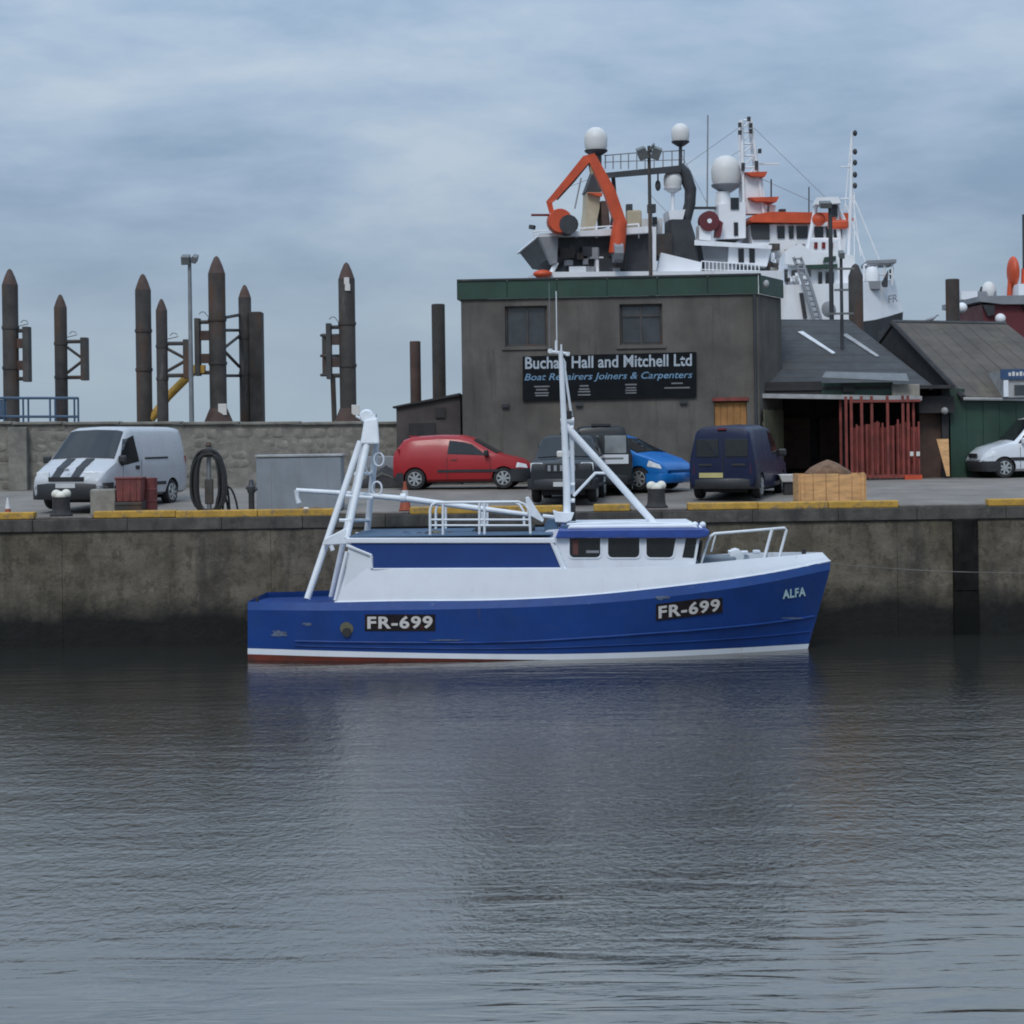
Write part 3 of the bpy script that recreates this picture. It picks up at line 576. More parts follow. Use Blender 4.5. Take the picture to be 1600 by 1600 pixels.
def brown_shed():
    Y = 61.2; fr = Frame(at(1484, 700, Y).x, Y, 3.35)
    t = thing('brown_roof_shed', 'shed with wide brown felt roof and dark green front wall', 'shed', fr)
    p = lambda x, y, d=0.0: fr.pt(x, y, d)
    E0, E1 = p(1505, 623, -0.25), p(1720, 625, -0.25); R0, R1 = p(1394, 506, 6), p(1572, 509, 6)
    rf = MB().slab([E0, E1, R1, R0], 0.07).build('roof', M_felt, t)
    nrm = (E1 - E0).cross(R0 - E0).normalized()
    B0 = Vector((R0.x - 1.0, 12, E0.z)); B1 = Vector((R1.x + 2, 12, E0.z))
    MB().add([R0, R1, B1, B0], [(0, 1, 2, 3)]).build('back_slope', M_felt, rf)
    for k in range(1, 8): MB().tube([E0.lerp(E1, k/8) + nrm*0.07, R0.lerp(R1, k/8) + nrm*0.07], 0.011, 4).build('seam', M_felt, rf)
    MB().tube([R0 + nrm*0.05, R1 + nrm*0.05], 0.09, 6).build('ridge_cap', M_slate, rf); MB().tube([E0 + nrm*0.04, R0 + nrm*0.04], 0.09, 6).build('verge_board', M_dark, rf)
    MB().tube([E0, E1], 0.05, 6).build('gutter', M_gutter, t)
    g = MB().hexa([(E0.x + 0.05, 0.0, 0), (E0.x + 0.15, 0.0, 0), (R0.x + 0.2, 6, 0), (R0.x + 0.05, 6, 0), (E0.x + 0.05, 0.0, E0.z + 0.02), (E0.x + 0.15, 0.0, E0.z + 0.02), (R0.x + 0.2, 6, R0.z - 0.06), (R0.x + 0.05, 6, R0.z - 0.06)]); g.build('gable_wall', M_dark, t)
    MB().hexa([(R0.x + 0.05, 6, 0), (R0.x + 0.2, 6, 0), (B0.x + 0.2, 11.9, 0), (B0.x + 0.05, 11.9, 0), (R0.x + 0.05, 6, R0.z - 0.06), (R0.x + 0.2, 6, R0.z - 0.06), (B0.x + 0.2, 11.9, E0.z), (B0.x + 0.05, 11.9, E0.z)]).build('gable_wall', M_dark, t)
    x0 = 0.02; xe = E1.x; n = 9
    for i in range(n):                                 # vertical green boards
        a, b = lerp(x0, xe, i/n), lerp(x0, xe, (i+1)/n)
        MB().box(((a+b)/2, 0.02 + 0.006*(i % 2), E0.z/2 - 0.03), (b-a-0.012, 0.06, E0.z + 0.02)).build('wall_board', M_green, t)
    q = p(1472, 642); MB().ball((q.x, -0.35, q.z), 0.11).build('wall_lamp', M_gutter, t, smooth=60)
    a, b = p(1484, 622), p(1508, 640); MB().box(((a.x+b.x)/2, 0.06, (a.z+b.z)/2 + 0.2), (b.x-a.x, 0.06, 0.5)).build('wall_board', M_green, t)
    # blue and white dormer front
    a, b = p(1569, 620, -0.5), p(1640, 577, -0.5); dz = (a.z+b.z)/2
    d = MB().box(((a.x+b.x)/2, 0.6, dz - 0.02), (b.x-a.x, 2.0, b.z-a.z)).build('dormer', M_gutter, t)
    MB().box(((a.x+b.x)/2 - 0.03, -0.44, b.z - 0.13), (b.x-a.x + 0.1, 0.08, 0.30)).build('blue_fascia', M_bluesign, d)
    MB().box((a.x + 0.07, -0.43, dz - 0.15), (0.14, 0.07, b.z-a.z - 0.3)).build('white_post', M_spar, d)
    MB().box(((a.x+b.x)/2 + 0.15, -0.42, dz - 0.2), (b.x-a.x-0.35, 0.03, b.z-a.z - 0.5)).build('pane', M_glass2, d)
    for i in range(5): MB().box((a.x + 0.18 + i*0.11, -0.485, b.z - 0.13 + 0.012*(i % 2)), (0.075, 0.01, 0.10 + 0.03*(i % 2))).build('sign_stroke', M_num, d)
brown_shed()

def red_rack():
    Y = 59.6; p = lambda x, y, d=0.0: fr.pt(x, y, d)
    fr = Frame(at(1320, 740, Y).x, Y, 3.34); W = fr.pt(1440, 740).x; H = fr.pt(1320, 622).z
    t = thing('steel_rack', 'tall red steel rack of upright bars in front of the open shed', 'rack', fr)
    fm = MB()
    for y in (0, 0.9):
        fm.box((W/2, y, 0.12), (W, 0.08, 0.10)); MB().box((W*0.55, y, H - 0.1), (W*0.9, 0.07, 0.07)).build('top_rail', M_redsteel, t)
    for x in (0.04, W - 0.04): fm.box((x, 0.45, 0.12), (0.08, 0.9, 0.09)); MB().box((x, 0.9, H/2), (0.07, 0.07, H)).build('post', M_redsteel, t)
    fm.build('frame', M_redsteel, t)
    rr = random.Random(4)
    for i in range(15):
        x = 0.06 + (W - 0.12) * i / 14; tall = i in (0, 1, 3, 5, 8, 11, 12)
        h = H if tall else H * rr.uniform(0.62, 0.72)
        MB().box((x, rr.uniform(0, 0.06), h/2 + 0.05), (0.075 if tall else 0.05, 0.07, h)).build('bar', M_redsteel, t)
    for i in range(9): MB().box((W*(0.13 + 0.1*i), 0.16 + 0.03*(i % 3), H*(0.33 + 0.02*(i % 4))), (0.20, 0.05, H*0.62)).build('back_board', M_redsteel, t)
    for px in (1424, 1434): q = p(px, 709); MB().box((q.x, -0.05, q.z), (0.10, 0.01, 0.13)).build('white_mark', M_num, t)
    MB().box((W - 0.25, -0.02, 0.08), (0.5, 0.14, 0.13)).build('foot', M_orange, t)
red_rack()

def leaning_board():
    Y = 60.2; fr = Frame(at(1474, 745, Y).x, Y, 3.352); p = lambda x, y: fr.pt(x, y)
    pts = [p(1479, 744), p(1484, 744), p(1484, 685), p(1465, 685)]
    o = MB().prism([(q.x, q.z) for q in pts], -0.015, 0.015).build('leaning_board', M_ply); o.location = (fr.o.x, fr.o.y, fr.o.z); o.rotation_euler = (R(-9), 0, 0)
    tag(o, 'pale tapered wooden board leaning against the green shed wall', 'board')
leaning_board()

# ------------------------------------------------------------------ mooring dolphins beyond the wall
def dolphin(px, w, pytip, Y, label, frame=None, skirt=False, patch=None, pybot=662, box=None):
    a = at(px, pytip, Y); zb = 0.0 - 2.0; r = w / FPX * Y / 2; h = a.z - zb
    lean = at(px + (pybot - pytip)*0.018, pybot, Y).x
    fr = Frame(a.x, Y, zb); t = thing('dolphin_pile', label, 'pile', fr, 'steel dolphin piles beyond the wall')
    tip = r * 2.05
    MB().lathe([(r*0.98, 0), (r, h - tip), (r*0.99, h - tip*0.98)], n=18).build('shaft', M_pile, t, smooth=40)
    MB().lathe([(r*1.0, h - tip), (r*0.66, h - tip*0.5), (r*0.30, h - tip*0.1), (0.02, h)], n=18).build('pointed_cap', M_piletip, t, smooth=40)
    z = lambda py: at(px, py, Y).z - zb
    x = lambda p_: at(p_, 600, Y).x - a.x
    for k in (0.36, 0.62): zz = lerp(z(pybot), h, k); MB().lathe([(r*1.08, zz - 0.06), (r*1.1, zz), (r*1.08, zz + 0.06)], n=18).build('weld_collar', M_pile, t, smooth=40)
    if frame:                                          # fender panel carried on struts: (side px, panel px0, px1, top py, bottom py, crossed)
        p0, p1, y0, y1, cross = frame
        MB().box(((x(p0)+x(p1))/2, 0, (z(y0)+z(y1))/2), (abs(x(p1)-x(p0)), 0.5, z(y0)-z(y1))).build('fender_panel', M_plate, t, bevel=0.02)
        s = 1 if p0 > px else -1; e = x(p0) if s > 0 else x(p1); b = s*r*0.9
        for yy in (y0 + 6, y1 - 5): MB().tube([(b, 0, z(yy)), (e, 0, z(yy))], 0.075, 6).build('strut', M_plate, t)
        if cross:
            mid = (y0 + y1)/2
            MB().tube([(b, 0, z(y0 + 14)), (e, 0, z(mid - 2))], 0.06, 6).build('brace', M_plate, t); MB().tube([(b, 0, z(y1 - 12)), (e, 0, z(mid + 4))], 0.06, 6).build('brace', M_plate, t)
        else:
            for k in (0.3, 0.7): MB().box((lerp(b, e, 0.5), 0, lerp(z(y0), z(y1), k)), (abs(e - b), 0.3, 0.35)).build('gusset', M_piletip, t)
        MB().tube([(b, 0, z(y0)+0.02)] + [(b + s*0.25 + 0.16*math.cos(q), 0, z(y0) + 0.05 + 0.2*math.sin(q)) for q in (0.3, 1.0, 1.8, 2.6)], 0.015, 5).build('chain', M_plate, t)
    if box: MB().box(((x(box[0])+x(box[1]))/2, 0.1, (z(box[2]) + 0)/2), (x(box[1])-x(box[0]), 0.9, z(box[2]))).build('sheet_column', M_piletip if box[3] else M_pile, t, bevel=0.02)
    if skirt: MB().lathe([(r*1.75, z(pybot) - 0.1), (r*1.7, z(pybot) + 0.05), (r*1.02, z(pybot - 24))], n=12).build('skirt', M_piletip, t, smooth=40)
    if patch:
        for (dx, py, s_) in patch: MB().box((r*dx, -r*0.98, z(py)), (0.12*s_, 0.1, 0.16*s_)).build('white_plate', M_num, t, bevel=0.01)
    return t
PY = 76.0
dolphin(15, 25, 420, PY, 'rusty pointed dolphin pile at the far left edge, fender panel on its right', (38, 48, 511, 597, False))
dolphin(94, 20, 460, PY + 3, 'slim reddish dolphin pile with an open braced fender frame, behind the van', (128, 138, 528, 595, True))
dolphin(223, 25, 428, PY, 'tall pointed dolphin pile above the rear of the striped van', skirt=False)
dolphin(252, 18, 467, PY - 1.5, 'shorter dolphin pile with rust red tip right beside a taller one', (288, 298, 531, 592, True))
dolphin(338, 27, 400, PY, 'tallest dolphin pile with flared foot, behind the floodlight mast', (306, 314, 497, 587, False), skirt=True, patch=((0.6, 640, 2.6),))
dolphin(382, 20, 445, PY + 3, 'narrow dolphin pile joined to a flat topped steel column', (0, 0, 0, 0, False) if False else None, box=(392, 411, 488, False))
dolphin(541, 26, 410, PY, 'lone tall dolphin pile with white marks, rightmost of the pointed piles', (511, 519, 505, 592, False), skirt=True, patch=((0.1, 440, 1.6), (0.2, 450, 1.6), (0.95, 641, 2.4)))

def side_frames():                                     # extra fender panels seen between the piles
    a = at(497, 600, PY + 2.5); fr = Frame(at(503, 600, PY + 2.5).x, PY + 2.5, 0)
    t = thing('fender_frame', 'outer steel fender frame left of the lone tall dolphin pile', 'fender', fr)
    p = lambda x, y: fr.pt(x, y)
    MB().box(((p(497, 0).x+p(506, 0).x)/2, 0, (p(500, 522).z+p(500, 588).z)/2), (p(506, 0).x-p(497, 0).x, 0.8, p(500, 522).z-p(500, 588).z)).build('panel', M_plate, t, bevel=0.02)
    for y in (524, 556, 586): MB().tube([p(502, y), fr.pt(530, y, -2.4)], 0.06, 6).build('strut', M_plate, t)
    MB().tube([p(520, 586), (p(520, 0).x, 0, -2)], 0.10, 8).build('leg', M_plate, t)
    fr = Frame(at(362, 600, PY + 1.5).x, PY + 1.5, 0)
    t = thing('cross_brace', 'crossed steel braces between the tallest pile and its right neighbour', 'brace', fr)
    p = lambda x, y: fr.pt(x, y, -1.5 if x < 360 else 1.5)
    for a, b in (((350, 544), (374, 525)), ((350, 548), (374, 573)), ((352, 516), (374, 516)), ((352, 587), (374, 587)), ((352, 496), (374, 492))):
        MB().tube([p(*a), p(*b)], 0.06, 6).build('strut', M_plate, t)
    fr = Frame(at(275, 600, PY).x, PY, 0)
    t = thing('yellow_boom', 'sloping yellow steel brace between the two pairs of dolphin piles', 'brace', fr)
    p = lambda x, y: fr.pt(x, y)
    MB().tube([p(236, 655), p(262, 620), p(290, 592), p(306, 576), p(314, 572)], 0.16, 8).build('beam', M_yelsteel, t, smooth=50)
    MB().box(p(310, 577), (0.5, 0.3, 0.3)).build('end_plate', M_yelsteel, t)
    fr = Frame(at(60, 640, PY - 3).x, PY - 3, 3.35)
    t = thing('blue_railing', 'blue steel handrail beyond the wall at the far left', 'railing', fr)
    p = lambda x, y: fr.pt(x, y)
    for y in (622, 651): MB().tube([p(-30, y), p(122, y)], 0.05, 6).build('rail', M_bluerail, t)
    for x in (-20, 6, 36, 44, 78, 86, 116, 122): q = p(x, 621); MB().tube([(q.x, 0, 0), q], 0.04, 6).build('post', M_bluerail, t)
    q = p(2, 640); MB().box((q.x, 0.05, q.z), (0.35, 0.05, 0.7)).build('infill_panel', M_bluerail, t)
side_frames()

def lamp_mast(px, pyt, Y, label, heads, zb=3.3, r=0.085, arms=(), pm=None):
    pm = pm or M_galv
    a = at(px, pyt, Y); fr = Frame(a.x, Y, zb); h = a.z - zb
    t = thing('floodlight_mast', label, 'lamp post', fr)
    MB().tube([(0.0, 0, 0), (0, 0, 0.9), (0, 0, 0.92), (0, 0, h)], [r*1.5, r*1.5, r, r*0.7], 10).build('mast', pm, t, smooth=40)
    s = Y / FPX
    for dx, dy, w, hh, rot in heads:
        hd = MB().box((dx*s, -0.1, h - dy*s), (w*s, 0.35, hh*s), M=Matrix.Rotation(rot, 4, 'Y') @ Matrix.Rotation(R(20), 4, 'X')).build('floodlight', M_lamp, t, bevel=0.02)
        MB().tube([(0, 0, h - 0.15), (dx*s, -0.02, h - dy*s)], 0.03, 6).build('bracket', M_galv, t)
    for dx, dy, w, hh in arms: MB().box((dx*s, 0, h - dy*s), (w*s, 0.12, hh*s)).build('arm', M_lamp, t)
    return t
lamp_mast(296, 402, 66, 'slender floodlight mast with two lamps among the dolphin piles', ((-5, 4, 13, 13, 0), (9, 3, 8, 11, R(15))))
lamp_mast(1014, 228, 73, 'tall mast with paired floodlights rising behind the workshop roof', ((-11, 12, 14, 18, R(-20)), (11, 12, 14, 18, R(20)), (5, 2, 4, 10, R(30))), pm=M_plate)
lamp_mast(1297, 318, 70, 'dark lamp post with one square floodlight in front of the white gantry', ((-8, 2, 18, 9, 0),), r=0.10, pm=M_shipd)
lamp_mast(1314, 398, 64, 'short dark lamp pole with cross arms beside the pointed rusty pile', ((0, 0, 8, 10, 0),), r=0.07, arms=((5, 22, 30, 3), (0, 55, 22, 3), (-2, 92, 40, 3)), pm=M_shipd)

# ------------------------------------------------------------------ ships behind the sheds
def quad(p, pts, y0, y1): return MB().prism([(p(a, b).x, p(a, b).z) for a, b in pts], y0, y1)
def radome(t, p, px, py, r_px, s, base, post=None, m_=M_dome):
    c = p(px, py); r = r_px * s
    MB().lathe([(r*0.86, -r*0.95), (r*0.97, -r*0.6), (r, 0), (r*0.93, r*0.38), (r*0.7, r*0.72), (r*0.38, r*0.93), (0.02, r)], c, 18).build('radome', m_, t, smooth=60)
    MB().lathe([(r*0.35, -r*1.5), (r*0.95, -r*1.1), (r*1.0, -r*0.96)], c, 18).build('radome_base', base, t, smooth=40)
    if post: q = p(px, post); MB().tube([q, c - Vector((0, 0, r*1.4))], r*0.2, 10).build('radome_post', base if post < 300 else M_shipw, t, smooth=40)
def rail(t, p, pts, posts, yb, mat_, r=0.05, name='railing'):
    mb = MB(); mb.tube([p(*q) for q in pts], r, 6)
    mb.tube([p(q[0], lerp(q[1], yb, 0.5)) for q in pts], r*0.8, 6)
    for x in posts: mb.tube([p(x, yb), p(x, interp([(q[0], q[1]) for q in pts], x))], r, 6)
    mb.build(name, mat_, t, smooth=50)

def big_trawler():
    Y = 122.0; s = Y / FPX; fr = Frame(at(1000, 430, Y).x, Y, 0, R(6)); p = lambda x, y, d=0.0: fr.pt(x, y, d)
    t = thing('ocean_trawler', 'large white trawler with orange crane, black gantry and radar domes behind workshop', 'ship', fr)
    q = p(850, 434); e = p(1230, 434)
    MB().loft([[(q.x, -4, -1), (q.x, 7, -1), (q.x - 1, 7.5, q.z), (q.x - 1, -4.4, q.z)], [(e.x, -4, -1), (e.x, 7, -1), (e.x, 7.5, q.z), (e.x, -4.4, q.z)], [(e.x + 3.5, 1, -1), (e.x + 3.5, 2, -1), (e.x + 4, 4.5, q.z), (e.x + 4, -1.5, q.z)]]).build('hull', M_shipw, t)
    quad(p, ((826, 381), (830, 376), (1000, 364), (1000, 374), (925, 379)), -4.2, 7).build('boat_deck', M_shipw, t)
    quad(p, ((829, 381), (925, 379), (1000, 374), (1000, 432), (868, 432), (880, 412), (850, 408)), -3.4, 6).build('working_deck', M_shipd, t)
    quad(p, ((829, 381), (858, 380), (856, 420), (848, 422)), -4.3, -3.5).build('stern_flare', M_shipg, t)
    MB().tube([p(870, 410, -4), p(858, 432, -4)], 0.14, 6).build('stern_post', M_shipw, t)
    MB().ball(p(848, 428, -4.5), 0.4, sc=(1.4, 1, 0.6)).build('orange_float', M_orange, t, smooth=60)
    rr = random.Random(5)
    for i in range(16):
        a = p(rr.uniform(872, 990), rr.uniform(386, 426), -3.6); MB().box(a, (rr.uniform(0.3, 1.0), 0.4, rr.uniform(0.3, 0.9)), rr.uniform(-.4, .4)).build('deck_machinery', rr.choice((M_shipd, M_shipg, M_pile, M_shipw)), t)
    quad(p, ((1000, 366), (1005, 366), (1005, 432), (1000, 432)), -4.4, -4).build('side_post', M_shipw, t)
    rail(t, lambda x, y: p(x, y, -3.9), ((834, 362), (998, 350)), (834, 865, 900, 932, 965, 998), 372, M_shipw, 0.04)
    # crane
    cr = lambda x, y: p(x, y, -4.9)
    MB().tube([cr(963, 396), cr(966, 372), cr(969, 345)], [0.45, 0.45, 0.42], 8).build('crane_column', M_orange, t, smooth=50)
    b1 = MB().tube([cr(970, 352), cr(952, 300), cr(932, 262), cr(924, 246)], [0.46, 0.46, 0.40, 0.36], 4).build('crane_boom', M_orange, t)
    MB().tube([cr(972, 340), cr(958, 303)], 0.13, 6).build('ram', M_shipw, b1); MB().tube([cr(926, 272), cr(922, 250)], 0.15, 6).build('ram', M_beige, b1)
    b2 = MB().tube([cr(930, 246), cr(915, 250), cr(890, 280), cr(866, 308), cr(858, 316), cr(862, 332)], [0.32, 0.36, 0.31, 0.26, 0.24, 0.2], 4).build('crane_jib', M_orange, t)
    for dx in (-3, 3): MB().tube([cr(968 + dx, 378), cr(956 + dx, 318), cr(934 + dx, 268), cr(926, 246)], 0.05, 5).build('hydraulic_hose', M_shipd, b1)
    MB().tube([cr(922, 252), cr(896, 284), cr(870, 312)], 0.06, 5).build('hydraulic_hose', M_shipd, b2); MB().tube([cr(972, 394), cr(958, 394)], 0.62, 10).build('crane_base', M_shipg, t)
    MB().lathe([(0.66, -0.5), (0.70, -0.4), (0.70, 0.4), (0.66, 0.5)], cr(874, 346), 18, 'Y').build('winch_drum', M_orange, t, smooth=40)
    MB().lathe([(0.55, -0.55), (0.55, 0.6)], cr(887, 352), 14, 'Y').build('winch_motor', M_shipd, t, smooth=40)
    MB().tube([cr(830, 336), cr(862, 336)], 0.07, 6).build('boom_arm', M_redlamp, t)
    MB().tube([cr(831, 358), cr(832, 352)], 0.2, 6).build('lamp', M_shipd, t)
    # mast house and funnel
    quad(p, ((924, 268), (934, 268), (936, 303), (911, 303)), -1, 0.6).build('mast_house', M_shipd, t)
    quad(p, ((913, 304), (934, 304), (932, 330), (925, 362), (908, 362), (912, 330)), -1.2, 0.6).build('funnel', M_beige, t)
    quad(p, ((934, 318), (944, 318), (948, 355), (936, 357)), -1.4, 0.6).build('net_pod', M_brown, t)
    MB().tube([p(908, 278), p(898, 326)], 0.05, 5).build('stay', M_shipg, t)
    quad(p, ((912, 306), (935, 306), (935, 311), (930, 311)), -1.6, -1.2).build('orange_trim', M_orange, t)
    radome(t, p, 931, 217, 18.5, s, M_shipd)
    MB().tube([p(931, 240), p(931, 272)], 0.35, 8).build('dome_column', M_shipd, t)
    # black gantry with walkway
    MB().hexa([p(945, 279, -0.6), p(1064, 269, -0.6), p(1064, 269, 0.6), p(945, 279, 0.6), p(945, 270, -0.6), p(1064, 258, -0.6), p(1064, 258, 0.6), p(945, 270, 0.6)]).build('gantry_beam', M_shipd, t)
    MB().tube([p(1060, 262), p(1070, 272), p(1079, 296), p(1078, 318), p(1071, 345)], [0.4, 0.4, 0.36, 0.34, 0.34], 8).build('gantry_leg', M_shipd, t, smooth=50)
    MB().tube([p(958, 275), p(960, 300), p(956, 360)], 0.12, 6).build('gantry_leg', M_shipd, t)
    rail(t, p, ((944, 243), (990, 239), (1070, 235)), (946, 958, 970, 982, 995, 1008, 1022, 1036, 1050, 1069), 264, M_shipg, 0.035, 'walkway_railing')
    MB().tube([p(1028, 268), p(1028, 285)], 0.05, 5).build('hoist_wire', M_shipd, t); MB().ball(p(1028, 290), 0.22, sc=(0.8, 0.8, 1.5)).build('hook_block', M_shipd, t)
    radome(t, p, 1063, 207, 14.5, s, M_shipd, 262)
    radome(t, p, 1051, 280, 14.5, s, M_shipw, 346)
    quad(p, ((1042, 346), (1062, 346), (1066, 330), (1040, 332)), -1, 1).build('dome_pedestal', M_shipw, t)
    quad(p, ((1042, 347), (1070, 347), (1078, 372), (1085, 425), (1042, 425)), -1.6, 0.8).build('exhaust_house', M_shipd, t)
    quad(p, ((985, 340), (1040, 338), (1040, 362), (985, 364)), 1, 4).build('aft_house', M_shipw, t)
    for x, w in ((983, 9), (1018, 12)): a = p(x, 326); MB().box(a, (w*s, 0.5, 0.5)).build('searchlight', M_shipd, t); MB().tube([a, p(x, 350)], 0.06, 5).build('searchlight_post', M_shipg, t)
    MB().box(p(990, 342), (0.9, 0.6, 1.0)).build('vent_cowl', M_beige, t, bevel=0.1)
    MB().box(p(1020, 345, 0.8), (0.5, 0.2, 0.45)).build('window', M_glass, t)
    quad(p, ((1018, 402), (1080, 417), (1078, 432), (1012, 432)), -3.2, -2.8).build('side_panel', M_shipw, t)
    quad(p, ((1008, 372), (1042, 368), (1042, 408), (1008, 402)), -1.8, 0.8).build('net_drum', M_pile, t)
    # hose reel
    c = p(1107, 346, -1.4)
    MB().lathe([(0.30, -0.3), (0.60, -0.28), (0.60, 0.28), (0.30, 0.3)], c, 18, 'Y').build('hose_reel', M_maroon, t, smooth=40); MB().lathe([(0.14, -0.34), (0.14, 0.34)], c, 12, 'Y').build('reel_hub', M_shipw, t)
    quad(p, ((1112, 345), (1122, 352), (1118, 374), (1110, 374)), -1.5, -0.9).build('reel_stand', M_maroon, t)
    quad(p, ((1085, 356), (1103, 366), (1103, 380), (1085, 378)), -1.5, -0.5).build('deck_locker', M_shipw, t)
    # midships house
    quad(p, ((1118, 322), (1160, 318), (1160, 374), (1118, 376)), -0.9, 3).build('upper_house', M_shipw, t)
    MB().box(p(1150, 358, -0.93), (0.25, 0.06, 0.8)).build('window', M_glass, t); MB().box(p(1148, 318, -0.95), (0.5, 0.06, 0.7)).build('window', M_glass, t)
    MB().lathe([(0.5, 0), (0.42, p(1132, 300).z - p(1132, 325).z)], p(1130, 325), 14).build('dome_column', M_shipw, t, smooth=40)
    radome(t, p, 1134, 266, 23.5, s, M_shipg)
    MB().box(p(1098, 325), (2.2, 0.4, 0.12)).build('yard_arm', M_shipd, t)
    MB().tube([p(1105, 326), p(1106, 180)], 0.045, 6).build('whip_aerial', M_shipg, t)
    MB().hexa([p(1085, 383, -2.2), p(1206, 389, -2.2), p(1206, 389, 2), p(1085, 383, 2), p(1085, 375, -2.2), p(1206, 383, -2.2), p(1206, 383, 2), p(1085, 375, 2)]).build('bridge_deck', M_shipw, t)
    quad(p, ((1088, 384), (1140, 386), (1140, 432), (1096, 432)), -1.5, 3).build('deckhouse', M_shipg, t)
    quad(p, ((1130, 386), (1196, 389), (1188, 420), (1128, 414)), -1.7, 3).build('deckhouse', M_shipw, t)
    for x in (1158, 1175): MB().box(p(x, 400, -1.72), (0.33, 0.06, 0.85)).build('window', M_glass, t)
    rail(t, lambda x, y: p(x, y, -2.3), ((1096, 408), (1140, 411), (1184, 412)), range(1096, 1188, 6), 434, M_shipw, 0.03)
    # signal mast tower
    tw = MB(); b0, b1_ = p(1160, 335), p(1190, 335); t0, t1 = p(1157, 188), p(1172, 188)
    for a, b in ((b0, t0), (b1_, t1)):
        for yy in (-0.5, 0.5): tw.tube([a + Vector((0, yy, 0)), b + Vector((0, yy*0.6, 0))], 0.10, 6)
    for k in range(9):
        a = b0.lerp(t0, k/8); b = b1_.lerp(t1, k/8); tw.tube([a, b], 0.06, 5)
        if k < 8: tw.tube([a, b1_.lerp(t1, (k+1)/8)], 0.05, 5)
    tw.build('signal_mast', M_shipw, t)
    quad(p, ((1162, 270), (1188, 272), (1196, 335), (1160, 335)), -0.4, 0.4).build('mast_trunk', M_shipw, t)
    for (x0, x1, y) in ((1160, 1194, 274), (1165, 1212, 313)):
        quad(p, ((x0, y - 2), (x1, y - 3), (x1 - 4, y + 5), (x0 + 10, y + 4)), -0.9, 0.9).build('mast_platform', M_orange, t)
    for x, y in ((1156, 195), (1156, 207), (1173, 196), (1173, 205), (1161, 258), (1161, 263), (1182, 255), (1182, 262), (1187, 236), (1170, 186)): MB().box(p(x, y, -0.6), (0.18, 0.2, 0.26)).build('signal_lamp', M_shipd, t)
    MB().box(p(1200, 256), (1.4, 0.15, 0.10)).build('radar_scanner', M_shipw, t); MB().tube([p(1205, 280), p(1205, 312)], 0.05, 5).build('lamp_pole', M_shipd, t)
    MB().tube([p(1264, 292), p(1264, 336)], 0.04, 5).build('whip_aerial', M_shipd, t)
    for a, b in (((1165, 192), (1066, 262)), ((1170, 192), (1322, 340)), ((1165, 230), (1132, 250)), ((1180, 275), (1320, 338)), ((946, 270), (868, 300)), ((1062, 236), (1106, 320)), ((1012, 300), (1050, 340))): MB().tube([p(*a), p(*b)], 0.02, 4).build('rigging_wire', M_shipg, t)
    # wheelhouse
    w = quad(p, ((1170, 352), (1320, 352), (1314, 420), (1175, 420)), -0.6, 4).build('wheelhouse', M_shipw, t)
    quad(p, ((1165, 347), (1172, 339), (1196, 334), (1318, 336), (1326, 346), (1322, 352), (1168, 350)), -1.2, 4.4).build('orange_roof', M_orange, w)
    quad(p, ((1169, 352), (1198, 352), (1198, 376), (1172, 376)), -0.75, -0.5).build('wheelhouse_recess', M_shipd, w)
    for x0, x1 in ((1210, 1222), (1228, 1236), (1240, 1258), (1268, 1282), (1286, 1294), (1298, 1311)): quad(p, ((x0, 355), (x1, 355), (x1, 374), (x0 + 1, 374)), -0.68, -0.5).build('window', M_glass, w)
    for x in (1268, 1280, 1292): quad(p, ((x, 380), (x + 5, 380), (x + 5, 390), (x, 390)), -0.68, -0.5).build('window', M_redlamp, w)
    quad(p, ((1200, 320), (1210, 322), (1208, 336), (1200, 336)), -0.4, 0.4).build('roof_locker', M_dome, w)
    MB().box(p(1222, 331), (0.35, 0.5, 0.3)).build('roof_lamp', M_shipd, w)
    for i in range(22):
        a = p(rr.uniform(1200, 1260), rr.uniform(384, 426), -1.0); MB().box(a, (rr.uniform(0.15, 0.6), 0.4, rr.uniform(0.15, 0.6))).build('deck_gear', rr.choice((M_shipg, M_shipw, M_shipw, M_pile, M_beige)), t)
big_trawler()

